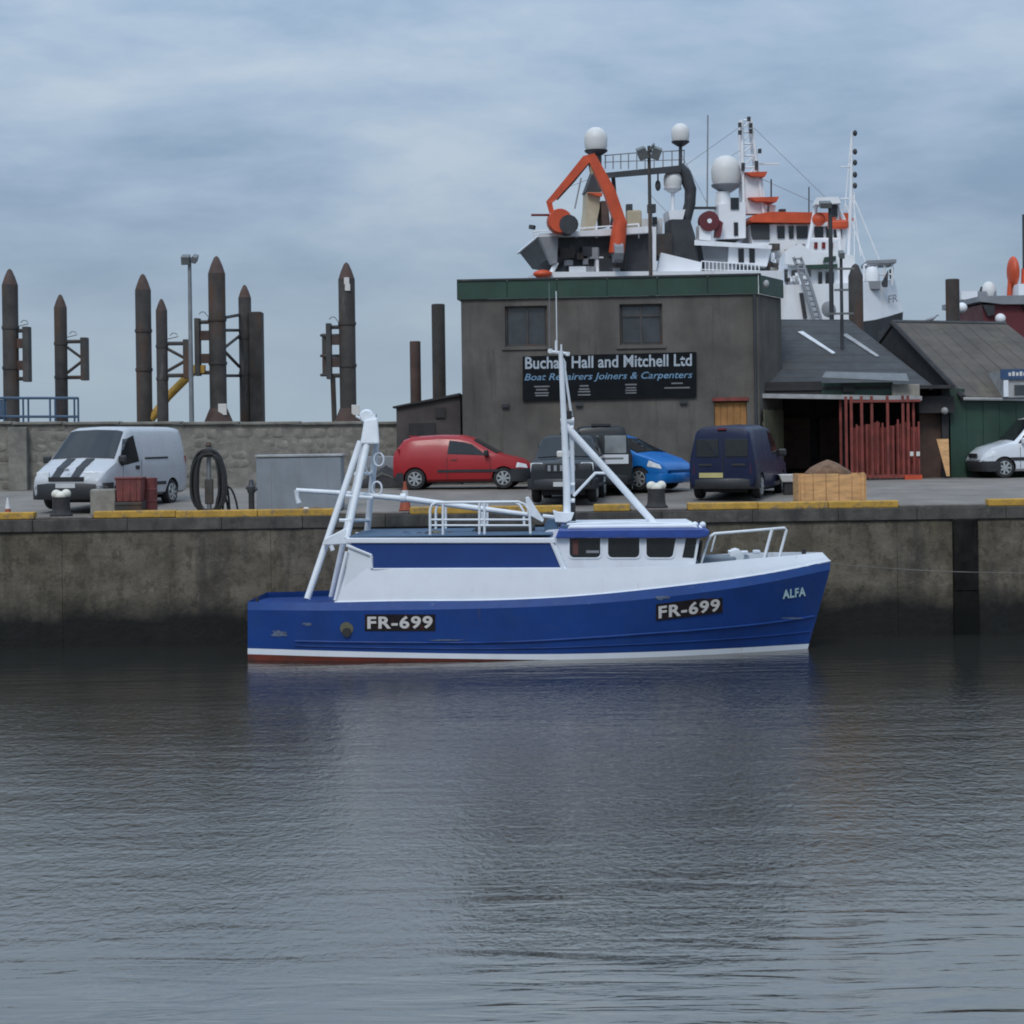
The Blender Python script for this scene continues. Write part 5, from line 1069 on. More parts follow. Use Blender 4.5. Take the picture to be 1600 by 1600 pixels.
    # bow rail
    for s, yl in ((1, -1.05), (-1, 1.05)):
        mb = MB(); fy = lambda y: y
        n = lambda x, y, k: p(x, y, -interp([(1090, 1.15), (1160, 0.95), (1230, 0.55)], x) * s)
        mb.tube([n(1094, 884, 0), n(1105, 848, 0), n(1110, 838, 0), n(1116, 834, 0), n(1226, 825, 0), n(1229, 828, 0), n(1217, 872, 0)], 0.032, 8); mb.tube([n(1206, 828, 0), n(1193, 876, 0)], 0.036, 8)
        mb.tube([n(1118, 836, 0), n(1111, 862, 0)], 0.02, 6)
        mb.build('bow_rail', M_spar, t, smooth=50)
    wd_ = MB(); a = p(1150, 870, 0)
    wd_.lathe([(0.16, -0.35), (0.10, -0.3), (0.10, 0.3), (0.16, 0.35)], a + Vector((0, 0, 0.02)), 12, 'Y'); wd_.box(a + Vector((0.1, 0, -0.1)), (0.4, 0.4, 0.3)); wd_.build('windlass', M_spar, t, smooth=40)
    for x, y in ((1143, 862), (1163, 863), (1182, 862)): MB().box(p(x, y, -0.2), (0.16, 0.25, 0.07)).build('deck_fitting', M_white, t, bevel=0.02)
    MB().box(p(1120, 875, 0), (0.8, 0.9, 0.2)).build('fore_hatch', M_deck, t, bevel=0.04); MB().tube([p(1256, 866, 0) , p(1256, 858, 0)], 0.05, 8).build('samson_post', M_bollard, t)
    # stern gear
    MB().box(p(455, 938, 0.2), (0.7, 0.9, 0.05)).build('stern_hatch', M_panel, t)
    for y in (-0.9, 0.9): MB().tube([p(402, 940, y), p(402, 934, y)], 0.04, 8).build('mooring_cleat', M_bollard, t)
    return p
fishing_boat()
def mooring_rope(a, b, sag, label):
    pts = [a.lerp(b, k/14) - Vector((0, 0, sag*4*(k/14)*(1-k/14))) for k in range(15)]
    o = MB().tube([q - a for q in pts], 0.009, 6).build('mooring_rope', M_rope, smooth=60); o.location = a
    tag(o, label, 'rope')
mooring_rope(BF.m @ BF.pt(1284, 880, 0.0), at(1760, 892, 47.7), 0.12, 'slack mooring rope running right from the bow along the quay wall')

# ------------------------------------------------------------------ vehicles
def make_vehicle(name, label, cat, paint, loc, yaw, L, W, st, wheels, wr, side_windows=(), windscreen=None, rear_window=None, front=None, rear=None, trim=None, group=None, extras=None, lower=None):
    fr = Frame(loc[0], loc[1], loc[2], yaw); t = thing(name, label, cat, fr, group)
    def sec(x):
        vals = [interp([(s_[0], s_[k]) for s_ in st], x) for k in range(1, 5)]
        z0, zb, zt, wf = vals; w = W/2*wf; h = max(0.0, zt - zb); wt = w - 0.05 - h*0.20; e = min(1.0, h/0.3)
        return [(0, z0), (w*0.86, z0), (w*0.965, z0 + 0.07), (w, z0 + 0.24), (w, zb - 0.14), (w - 0.02, zb - 0.01), (wt + 0.035, zt - 0.11*e - 0.012), (wt - 0.02, zt - 0.035*e - 0.005), (wt - 0.12, zt), (0, zt + 0.025)]
    def side_y(x, z):
        s_ = sec(x)
        for a, b in zip(s_[2:], s_[3:]):
            if a[1] <= z <= b[1] + 1e-6: return lerp(a[0], b[0], (z - a[1]) / max(1e-6, b[1] - a[1]))
        return s_[-4][0]
    xs = sorted({s_[0] for s_ in st}); fine = []
    for a, b in zip(xs, xs[1:]):
        n = max(1, int((b - a) / 0.16)); fine += [lerp(a, b, k/n) for k in range(n)]
    fine.append(xs[-1])
    rings = []
    for x in fine:
        h = sec(x); rings.append([Vector((x, y, z)) for y, z in h] + [Vector((x, -y, z)) for y, z in reversed(h[1:-1])])
    body = MB().loft(rings).build('body', paint, t, smooth=38)
    cut = MB()
    for x in wheels: cut.lathe([(wr*1.13, -W), (wr*1.13, -W/2 + 0.27)], (x, 0, wr), 24, 'Y'); cut.lathe([(wr*1.13, W/2 - 0.27), (wr*1.13, W)], (x, 0, wr), 24, 'Y')
    co = cut.build('cut', M_black); md = body.modifiers.new('b', 'BOOLEAN'); md.object = co; md.operation = 'DIFFERENCE'; md.solver = 'EXACT'
    try: md.material_mode = 'TRANSFER'
    except Exception: pass
    co.parent = t
    dg = bpy.context.evaluated_depsgraph_get(); dg.update(); me = bpy.data.meshes.new_from_object(body.evaluated_get(dg)); body.modifiers.clear(); old = body.data; body.data = me
    for p_ in me.polygons: p_.use_smooth = True
    me.set_sharp_from_angle(angle=R(38)); bpy.data.objects.remove(co)
    bx = MB().box((L/2, 0, wr*0.9), (L*0.86, W*0.66, wr*0.7)).build('chassis', M_black, t)
    # wheels
    wm = MB().lathe([(wr*0.62, -0.10), (wr*0.93, -0.10), (wr, -0.06), (wr, 0.06), (wr*0.93, 0.10), (wr*0.62, 0.10)], n=24, axis='Y').mesh('tyre', 40); wm.materials.append(M_black)
    rim = MB()
    rim.lathe([(wr*0.60, -0.098), (wr*0.60, -0.112), (wr*0.66, -0.112), (wr*0.68, -0.098)], n=24, axis='Y')
    for k in range(7):
        a = 2*math.pi*k/7; rim.box((wr*0.33*math.cos(a), -0.112, wr*0.33*math.sin(a)), (wr*0.58, 0.022, wr*0.19), M=Matrix.Rotation(-a, 4, 'Y'))
    rim.lathe([(wr*0.14, -0.128), (wr*0.17, -0.10)], n=10, axis='Y'); rm = rim.mesh('rim', 30); rm.materials.append(M_rim)
    for x in wheels:
        for s in (-1, 1):
            o = link('wheel', wm, None, t); o.location = (x, s*(W/2 - 0.115), wr); o.rotation_euler = (0, 0, 0 if s < 0 else math.pi); link('rim', rm, None, o)
    # glazing
    def patch(rows, nm, m_, off):                       # thin curved sheet laid on the body
        k = len(rows[0]); n = len(rows); up = [[Vector(q) for q in r] for r in rows]; dn = [[Vector(q) - Vector(o_) for q, o_ in zip(r, [off(q) for q in r])] for r in rows]
        mb = MB(); fl = [q for r in up for q in r] + [q for r in dn for q in r]; N_ = n*k; fs = []
        for a in range(n - 1):
            for b in range(k - 1): fs += [(a*k+b, a*k+b+1, (a+1)*k+b+1, (a+1)*k+b), (N_+a*k+b, N_+(a+1)*k+b, N_+(a+1)*k+b+1, N_+a*k+b+1)]
        edge = [(0, b) for b in range(k)] + [(a, k-1) for a in range(1, n)] + [(n-1, b) for b in range(k-2, -1, -1)] + [(a, 0) for a in range(n-2, 0, -1)]
        for (a, b), (c, d) in zip(edge, edge[1:] + edge[:1]): fs.append((a*k+b, N_+a*k+b, N_+c*k+d, c*k+d))
        return mb.add(fl, fs).build(nm, m_, t, smooth=45)
    def span(poly, z):
        xs_ = []
        for (x0, z0), (x1, z1) in zip(poly, poly[1:] + poly[:1]):
            if min(z0, z1) <= z <= max(z0, z1) and abs(z1 - z0) > 1e-6: xs_.append(lerp(x0, x1, (z - z0)/(z1 - z0)))
        return min(xs_), max(xs_)
    def side_patch(poly, nm, m_, proud=0.008):
        zl, zh = min(b for a, b in poly) + 1e-4, max(b for a, b in poly) - 1e-4
        for s in (-1, 1):
            rows = []
            for i in range(9):
                z = lerp(zl, zh, i/8); x0, x1 = span(list(poly), z); rows.append([(lerp(x0, x1, j/9), s*(side_y(lerp(x0, x1, j/9), z) + proud), z) for j in range(10)])
            patch(rows, nm, m_, lambda q: (0, s*0.03, 0))
    def top_z(x, y):
        s_ = sec(x)[5:]; y = abs(y)
        for a, b in zip(s_, s_[1:]):
            if b[0] <= y <= a[0]: return lerp(b[1], a[1], (y - b[0])/max(1e-6, a[0] - b[0]))
        return s_[-1][1] if y < 0.01 else s_[0][1]
    def pane(nm, lo, hi, m_, shrink=0.05):
        xa, xb = lo[0], hi[0]; rows = []; sg = 1 if xa > L/2 else -1
        for i in range(7):
            x = lerp(xa, xb, i/6); w_ = sec(x)[7][0] - shrink + 0.02; rows.append([(x + sg*0.012, lerp(-w_, w_, j/10), top_z(x, lerp(-w_, w_, j/10)) + 0.012) for j in range(11)])
        return patch(rows, nm, m_, lambda q: (sg*0.03, 0, 0.03))
    for poly, nm in side_windows: side_patch(poly, nm, M_lens if nm == 'headlight' else M_glass)
    if windscreen: pane('windscreen', *windscreen, M_glass)
    if rear_window: pane('rear_window', *rear_window, M_glass)
    if extras: extras(t, side_y, sec)
    return t, side_y, sec

def corner(t, name, m_, x, z, w, h, side_y, depth, sgn=1, wrap=0.12):   # lamp wrapped round a front or rear corner
    for s in (-1, 1):
        y1 = side_y(x - sgn*0.12, z) + 0.008; mb = MB()
        mb.hexa([(x + sgn*0.015, s*(y1 - w), z - h/2), (x - sgn*wrap, s*y1, z - h/2), (x - sgn*wrap, s*(y1 - 0.05), z - h/2), (x - sgn*0.05, s*(y1 - w), z - h/2), (x + sgn*0.005, s*(y1 - w), z + h/2), (x - sgn*wrap, s*y1, z + h/2), (x - sgn*wrap, s*(y1 - 0.05), z + h/2), (x - sgn*0.05, s*(y1 - w), z + h/2)])
        mb.build(name, m_, t, bevel=0.02)
def mirrors(t, side_y, x, z, m_):
    for s in (-1, 1): MB().box((x, s*(side_y(x, z) + 0.11), z), (0.12, 0.20, 0.18)).build('mirror', m_, t, bevel=0.04)
def bumper(t, x, z0, z1, W, m_, side_y, sgn, name='bumper', deep=0.55):
    rows = []
    for z, o in ((z0, 0.0), (z0 + 0.05, 0.03), (z1 - 0.04, 0.03), (z1, 0.0)):
        r = [Vector((x - sgn*deep, -(W/2 + 0.012), z)), Vector((x - sgn*0.16, -(W/2 + 0.012), z)), Vector((x - sgn*0.02 + sgn*o, -W*0.40, z)), Vector((x + sgn*0.03 + sgn*o, 0, z)), Vector((x - sgn*0.02 + sgn*o, W*0.40, z)), Vector((x - sgn*0.16, W/2 + 0.012, z)), Vector((x - sgn*deep, W/2 + 0.012, z))]
        rows.append(r)
    MB().loft(rows, closed=False).build(name, m_, t, smooth=50)

M_lens = M_chrome
P_silver = mat('paint_silver', (0.47, 0.48, 0.50), 0.3, var=0.06, scale=1, coat=0.2, layers=[((0.30, 0.30, 0.30), 2, (1, 1, 0.4), 0.55, 0.8, 0.4)])
P_red = mat('paint_red', (0.34, 0.020, 0.024), 0.36, var=0.06, scale=1, coat=0.15, spec=0.35, layers=[((0.20, 0.03, 0.03), 1.5, (1, 1, 0.4), 0.55, 0.8, 0.4)])
P_navy = mat('paint_navy', (0.005, 0.0105, 0.042), 0.4, var=0.15, scale=1, coat=0.1, spec=0.3, layers=[((0.014, 0.018, 0.03), 2, (1, 1, 0.4), 0.55, 0.8, 0.4)])
P_blue = mat('paint_blue', (0.012, 0.15, 0.47), 0.32, var=0.08, scale=1, coat=0.2, spec=0.35)
P_white = mat('paint_white', (0.68, 0.71, 0.75), 0.3, var=0.04, scale=1, coat=0.5)
P_charcoal = mat('paint_charcoal', (0.015, 0.018, 0.021), 0.4, var=0.2, scale=1, coat=0.15, spec=0.35)

# striped silver van (cab towards the camera)
def van_extras(t, sy, sec):
    bumper(t, 4.80, 0.26, 0.66, 1.95, M_plastic, sy, 1)
    MB().box((4.80, 0, 0.76), (0.06, 0.95, 0.10)).build('grille', M_black, t, bevel=0.01)
    MB().box((4.855, 0, 0.60), (0.02, 0.52, 0.11)).build('number_plate', M_pl_w, t)
    corner(t, 'headlight', M_chrome, 4.79, 0.82, 0.42, 0.22, sy, 0.1, 1, 0.16)
    for y in (-0.42, 0.10):                            # bonnet stripes
        for (xa, xb) in ((4.76, 4.50), (4.50, 4.22), (4.22, 3.98)):
            za, zb = sec(xa)[-1][1] - 0.006, sec(xb)[-1][1] - 0.006
            MB().hexa([(xa, y, za), (xa, y + 0.22, za), (xb, y + 0.24, zb), (xb, y + 0.02, zb), (xa, y, za + 0.022), (xa, y + 0.22, za + 0.022), (xb, y + 0.24, zb + 0.022), (xb, y + 0.02, zb + 0.022)]).build('bonnet_stripe', M_plastic, t)
    mirrors(t, sy, 3.85, 1.22, M_plastic)
    for s in (-1, 1):
        MB().box((1.8, s*(sy(1.8, 1.22) + 0.008), 1.22), (1.3, 0.02, 0.045)).build('sliding_rail', M_plastic, t)
        MB().box((2.95, s*(sy(2.95, 1.0) + 0.008), 1.0), (0.20, 0.02, 0.09)).build('door_handle', M_plastic, t)
        MB().box((2.45, s*(sy(2.45, 0.6) + 0.006), 0.58), (2.2, 0.02, 0.08)).build('side_moulding', M_plastic, t)
        for x in (2.72, 3.72): MB().box((x, s*(sy(x, 0.9) + 0.001), 0.85), (0.012, 0.006, 0.7)).build('door_gap', M_plastic, t)
    MB().box((4.78, 0, 0.98), (0.02, 0.12, 0.06)).build('badge', M_shipg, t)
    corner(t, 'tail_light', M_redlamp, 0.0, 1.0, 0.12, 0.5, sy, 0.1, -1, 0.1)
vloc = at(112, 790, 49.9)
def place_front(px, Y, yaw, L):                        # base point (rear centre) such that the front centre stands at px, Y
    f = at(px, 780, Y); return (f.x - math.cos(yaw)*L, f.y - math.sin(yaw)*L, gz(f.y - math.sin(yaw)*L*0.5))
yw = -(math.pi/2 + R(16))
make_vehicle('panel_van', 'silver panel van with two black bonnet stripes parked by the stone wall', 'van', P_silver, place_front(104, 49.5, yw, 4.8), yw, 4.8, 1.96,
    [(0.0, 0.35, 1.12, 1.92, 0.94), (0.06, 0.30, 1.12, 1.97, 0.98), (0.5, 0.28, 1.12, 2.0, 1.0), (2.9, 0.28, 1.12, 2.0, 1.0), (3.15, 0.28, 1.12, 1.95, 1.0), (3.95, 0.28, 1.10, 1.22, 0.99), (4.1, 0.28, 1.06, 1.15, 0.985), (4.5, 0.28, 0.90, 0.98, 0.97), (4.74, 0.3, 0.74, 0.80, 0.93), (4.8, 0.35, 0.66, 0.72, 0.86)],
    (0.95, 3.88), 0.33, [(((2.80, 1.08), (3.80, 1.05), (3.84, 1.14), (3.34, 1.74), (2.84, 1.80)), 'side_window')], ((3.93, 1.255), (3.19, 1.93)), None, extras=van_extras)

# red hatchback van side on
def red_extras(t, sy, sec):
    bumper(t, 3.84, 0.20, 0.55, 1.64, M_plastic, sy, 1); bumper(t, 0.0, 0.22, 0.46, 1.64, M_plastic, sy, -1, deep=0.30)
    corner(t, 'tail_light', M_redlamp, 0.08, 0.95, 0.12, 0.35, sy, 0.1, -1, 0.1)
    mirrors(t, sy, 2.62, 0.98, M_plastic)
    for s in (-1, 1):
        MB().box((1.72, s*(sy(1.72, 0.80) + 0.008), 0.80), (0.16, 0.02, 0.045)).build('door_handle', M_redbin, t); MB().box((2.1, s*(sy(2.1, 0.5) + 0.008), 0.50), (1.7, 0.02, 0.07)).build('side_moulding', M_plastic, t)
        for x in (1.52, 2.72): MB().box((x, s*(sy(x, 0.6) + 0.001), 0.58), (0.012, 0.006, 0.6)).build('door_gap', M_plastic, t)
        MB().box((2.0, s*(sy(2.0, 0.24) + 0.004), 0.235), (1.6, 0.03, 0.10)).build('sill', M_plastic, t)
    MB().box((0.55, 0, 1.46), (0.25, 1.0, 0.03)).build('roof_spoiler', P_red, t)
rl = at(622, 762, 57.3)
make_vehicle('red_car', 'red three door hatchback van parked side on against the workshop', 'car', P_red, (rl.x, 57.3, gz(56.8)), R(-7), 3.84, 1.64,
    [(0.0, 0.32, 0.86, 0.95, 0.88), (0.06, 0.26, 0.90, 1.10, 0.93), (0.28, 0.22, 0.92, 1.36, 0.97), (0.5, 0.2, 0.92, 1.44, 0.99), (1.3, 0.2, 0.90, 1.48, 1.0), (1.9, 0.2, 0.89, 1.46, 1.0), (2.2, 0.2, 0.88, 1.38, 1.0), (2.88, 0.2, 0.87, 0.97, 0.99), (3.0, 0.2, 0.86, 0.93, 0.985), (3.5, 0.2, 0.76, 0.80, 0.95), (3.76, 0.22, 0.62, 0.66, 0.85), (3.84, 0.3, 0.52, 0.55, 0.76)],
    (0.62, 3.08), 0.29, [(((1.52, 0.93), (2.62, 0.915), (2.16, 1.26), (1.58, 1.34)), 'side_window'), (((3.42, 0.58), (3.74, 0.56), (3.70, 0.66), (3.46, 0.72)), 'headlight')], ((2.87, 0.985), (2.24, 1.375)), ((0.10, 1.16), (0.27, 1.34)), extras=red_extras)

# dark blue van seen from the back
def caddy_extras(t, sy, sec):
    bumper(t, 0.0, 0.26, 0.52, 1.70, M_plastic, sy, -1); bumper(t, 4.2, 0.2, 0.52, 1.70, M_plastic, sy, 1)
    corner(t, 'tail_light', M_redlamp, 0.0, 0.80, 0.14, 0.34, sy, 0.1, -1, 0.1); corner(t, 'headlight', M_chrome, 4.1, 0.72, 0.3, 0.2, sy, 0.1, 1, 0.2)
    MB().box((-0.01, 0.28, 0.60), (0.02, 0.60, 0.12)).build('number_plate', M_pl_y, t)
    MB().box((-0.008, -0.02, 0.95), (0.012, 0.018, 1.1)).build('door_gap', M_black, t)
    for y in (-0.42, 0.42): MB().box((-0.012, y, 0.86), (0.03, 0.34, 0.05)).build('door_handle', M_plastic, t)
    mirrors(t, sy, 3.05, 1.12, M_plastic)
    for s in (-1, 1): MB().box((2.35, s*(sy(2.35, 0.88) + 0.008), 0.88), (0.18, 0.02, 0.045)).build('door_handle', M_plastic, t)
    for y in (-0.37, 0.37): MB().box((-0.004, y, 1.27), (0.03, 0.58, 0.44)).build('rear_window', M_glass, t, bevel=0.012)
    MB().box((0.02, 0, 1.74), (0.1, 0.22, 0.04)).build('high_brake_light', M_redlamp, t)
cy = math.pi/2 - R(19); cl = at(1129, 783, 50.6)
make_vehicle('small_van', 'dark blue delivery van seen from behind, next to the workshop door', 'van', P_navy, (cl.x, 50.6, gz(52.0)), cy, 4.2, 1.70,
    [(0.0, 0.34, 1.0, 1.60, 0.95), (0.05, 0.28, 1.02, 1.74, 0.985), (0.4, 0.24, 1.02, 1.80, 1.0), (1.9, 0.22, 1.0, 1.83, 1.0), (2.5, 0.22, 0.98, 1.78, 1.0), (3.35, 0.22, 0.96, 1.08, 0.99), (3.5, 0.22, 0.94, 1.02, 0.98), (4.0, 0.22, 0.80, 0.86, 0.93), (4.2, 0.3, 0.6, 0.64, 0.82)],
    (0.70, 3.40), 0.31, [(((2.12, 1.04), (3.12, 1.02), (2.62, 1.66), (2.16, 1.70)), 'side_window')], ((3.33, 1.10), (2.56, 1.76)), None, extras=caddy_extras)

# blue hatchback behind
def blue_extras(t, sy, sec):
    bumper(t, 3.9, 0.2, 0.46, 1.68, P_blue, sy, 1); corner(t, 'tail_light', M_redlamp, 0.1, 0.9, 0.14, 0.3, sy, 0.1, -1, 0.12)
    mirrors(t, sy, 2.66, 1.0, P_blue)
    for s in (-1, 1):
        MB().lathe([(0.07, -0.02), (0.07, 0.02)], (3.82, s*0.55, 0.36), 12, 'X').build('fog_lamp', M_chrome, t)
        for x in (1.55, 2.75): MB().box((x, s*(sy(x, 0.6) + 0.001), 0.6), (0.012, 0.006, 0.6)).build('door_gap', M_plastic, t)
    MB().box((3.92, 0, 0.33), (0.03, 0.7, 0.16)).build('grille', M_black, t)
by = R(-36); bl = place_front(1064, 54.2, by, 3.9)
make_vehicle('blue_car', 'bright blue hatchback with only its front half showing, beside the dark van', 'car', P_blue, (bl[0], bl[1], gz(55.6)), by, 3.9, 1.68,
    [(0.0, 0.32, 0.9, 1.0, 0.88), (0.08, 0.26, 0.94, 1.15, 0.94), (0.35, 0.22, 0.95, 1.42, 0.98), (1.3, 0.2, 0.94, 1.50, 1.0), (1.9, 0.2, 0.93, 1.47, 1.0), (2.2, 0.2, 0.92, 1.38, 1.0), (3.05, 0.2, 0.90, 0.98, 0.99), (3.5, 0.2, 0.80, 0.84, 0.96), (3.78, 0.22, 0.66, 0.70, 0.86), (3.9, 0.3, 0.5, 0.54, 0.76)],
    (0.66, 3.10), 0.31, [(((1.5, 0.98), (2.72, 0.955), (2.2, 1.33), (1.55, 1.40)), 'side_window'), (((0.55, 1.02), (1.42, 0.99), (1.44, 1.36), (0.66, 1.28)), 'rear_side_window'), (((3.36, 0.64), (3.76, 0.58), (3.72, 0.68), (3.42, 0.80)), 'headlight')], ((3.0, 1.0), (2.24, 1.385)), ((0.13, 1.2), (0.34, 1.40)), extras=blue_extras)

# white car at the right edge
def white_extras(t, sy, sec):
    bumper(t, 4.1, 0.2, 0.50, 1.68, M_plastic, sy, 1); mirrors(t, sy, 2.86, 1.08, P_white)
    for s in (-1, 1):
        MB().box((2.2, s*(sy(2.2, 0.56) + 0.008), 0.56), (2.1, 0.02, 0.09)).build('side_moulding', M_plastic, t)
        MB().box((2.95, s*(sy(2.95, 0.6) + 0.001), 0.6), (0.012, 0.006, 0.6)).build('door_gap', M_plastic, t)
    MB().box((4.1, 0, 0.66), (0.04, 0.7, 0.12)).build('grille', M_black, t)
wy = math.pi + R(6); wl_ = place_front(1521, 60.4, wy, 4.1)
make_vehicle('white_car', 'white small van cut off by the right edge, in front of the green wall', 'car', P_white, (wl_[0], wl_[1], 3.355), wy, 4.1, 1.68,
    [(0.0, 0.32, 1.0, 1.5, 0.92), (0.1, 0.26, 1.0, 1.72, 0.97), (0.5, 0.22, 1.0, 1.80, 1.0), (2.2, 0.2, 0.98, 1.80, 1.0), (2.5, 0.2, 0.97, 1.72, 1.0), (3.1, 0.2, 0.96, 1.08, 0.99), (3.3, 0.2, 0.94, 1.02, 0.985), (3.75, 0.2, 0.84, 0.90, 0.95), (3.98, 0.22, 0.68, 0.74, 0.87), (4.1, 0.3, 0.5, 0.54, 0.78)],
    (0.75, 3.42), 0.30, [(((2.02, 1.04), (3.0, 1.01), (2.56, 1.56), (2.06, 1.64)), 'side_window'), (((3.66, 0.64), (3.98, 0.60), (3.94, 0.72), (3.70, 0.80)), 'headlight')], ((3.09, 1.10), (2.54, 1.70)), None, extras=white_extras)

# charcoal off-roader, nose towards the camera
def suv_extras(t, sy, sec):
    bumper(t, 4.0, 0.34, 0.60, 1.68, M_plastic, sy, 1)
    corner(t, 'headlight', M_chrome, 3.96, 0.88, 0.30, 0.22, sy, 0.1, 1, 0.06)
    MB().box((3.99, 0, 0.86), (0.05, 0.80, 0.20)).build('grille', M_black, t)
    for i in range(5): MB().box((4.02, -0.30 + 0.15*i, 0.86), (0.02, 0.07, 0.14)).build('grille_slot', M_shipg, t)
    MB().box((4.06, 0.05, 0.47), (0.02, 0.50, 0.11)).build('number_plate', M_pl_w, t)
    mirrors(t, sy, 2.9, 1.18, M_num)
    for s in (-1, 1):
        MB().box((2.2, s*(sy(2.2, 0.5) + 0.02), 0.42), (2.0, 0.10, 0.06)).build('side_step', M_plastic, t)
    MB().box((1.6, 0, 1.70), (0.5, 0.5, 0.08)).build('roof_box', M_plastic, t, bevel=0.03)
    for s in (-1, 1): MB().box((2.2, s*(sy(2.2, 1.26)+0.012), 1.26), (0.06, 0.02, 0.38)).build('window_pillar', P_charcoal, t)
sy_ = -(math.pi/2 + R(7))
make_vehicle('off_roader', 'dark charcoal off-roader facing the water behind the boat mast', 'car', P_charcoal, place_front(878, 49.7, sy_, 4.0), sy_, 4.0, 1.62,
    [(0.0, 0.42, 1.02, 1.52, 0.94), (0.06, 0.36, 1.02, 1.60, 0.98), (0.4, 0.34, 1.02, 1.64, 1.0), (2.2, 0.34, 1.02, 1.65, 1.0), (2.5, 0.34, 1.01, 1.60, 1.0), (2.95, 0.34, 1.0, 1.10, 0.99), (3.1, 0.34, 0.99, 1.05, 0.985), (3.8, 0.34, 0.99, 1.04, 0.96), (3.96, 0.36, 0.92, 0.97, 0.93), (4.0, 0.40, 0.80, 0.84, 0.90)],
    (0.78, 3.22), 0.36, [(((1.30, 1.06), (2.15, 1.06), (2.15, 1.50), (1.32, 1.50)), 'side_window'), (((2.25, 1.06), (2.82, 1.05), (2.56, 1.46), (2.27, 1.49)), 'side_window'), (((0.25, 1.06), (1.20, 1.06), (1.20, 1.50), (0.30, 1.48)), 'side_window')], ((2.94, 1.12), (2.54, 1.58)), None, extras=suv_extras)

# small works van tail on, half hidden by the off-roader
M_skywin = mat('sky_reflection_glass', (0.20, 0.215, 0.22), 0.12, var=0.35, scale=2.5, spec=0.6)  # sky reflection put into the glass as a pale base colour
def works_extras(t, sy, sec):
    bumper(t, 0.0, 0.24, 0.50, 1.62, M_plastic, sy, -1); corner(t, 'tail_light', M_redlamp, 0.0, 0.86, 0.12, 0.30, sy, 0.1, -1, 0.1)
    for y in (-0.36, 0.36): MB().box((-0.004, y, 1.28), (0.03, 0.56, 0.46)).build('rear_window', M_skywin, t, bevel=0.012)
    MB().box((-0.012, -0.26, 0.90), (0.02, 0.86, 0.24)).build('white_sign', P_white, t); MB().box((-0.024, -0.26, 0.92), (0.006, 0.6, 0.05)).build('sign_line', M_sgn_g, t)
    MB().box((-0.008, 0, 0.95), (0.012, 0.018, 1.1)).build('door_gap', M_black, t); MB().box((0.3, 0, 1.79), (0.25, 0.5, 0.06)).build('roof_bar', M_plastic, t)
    mirrors(t, sy, 2.9, 1.1, M_plastic)
gy = math.pi/2 - R(1); gl = at(941, 775, 53.0)
make_vehicle('works_van', 'dark grey van with pale rear windows and white tail sign, half behind the off-roader', 'van', P_charcoal, (gl.x, 53.0, gz(54.5)), gy, 4.0, 1.62,
    [(0.0, 0.34, 1.0, 1.58, 0.95), (0.05, 0.28, 1.02, 1.70, 0.985), (0.4, 0.24, 1.02, 1.75, 1.0), (2.0, 0.22, 1.0, 1.77, 1.0), (2.5, 0.22, 0.98, 1.70, 1.0), (3.2, 0.22, 0.96, 1.06, 0.99), (3.8, 0.22, 0.80, 0.86, 0.93), (4.0, 0.3, 0.6, 0.64, 0.82)],
    (0.70, 3.25), 0.31, [(((2.02, 1.04), (2.95, 1.02), (2.5, 1.56), (2.06, 1.62)), 'side_window')], ((3.18, 1.08), (2.54, 1.68)), None, extras=works_extras)

# ------------------------------------------------------------------ things on the quay
def on_quay(px, Y): q = at(px, 780, Y); return Frame(q.x, Y, gz(Y))
def cone(px, Y, h, label):
    fr = on_quay(px, Y); t = thing('traffic_cone', label, 'traffic cone', fr, 'traffic cones on the quay')
    MB().box((0, 0, 0.02), (h*0.42, h*0.42, 0.04)).build('base', M_cone, t, bevel=0.01)
    MB().lathe([(h*0.2, 0.04), (h*0.135, h*0.42)], n=16).build('lower_cone', M_cone, t, smooth=40)
    MB().lathe([(h*0.14, h*0.42), (h*0.092, h*0.70)], n=16).build('white_band', M_concw, t, smooth=40)
    MB().lathe([(h*0.092, h*0.70), (h*0.04, h), (h*0.02, h)], n=16).build('tip', M_cone if h > 0.6 else M_concw, t, smooth=40)
cone(12, 49.0, 0.46, 'small orange and white traffic cone at the far left of the quay')
cone(633, 49.2, 0.70, 'orange and white traffic cone behind the boom, below the red car wheel')

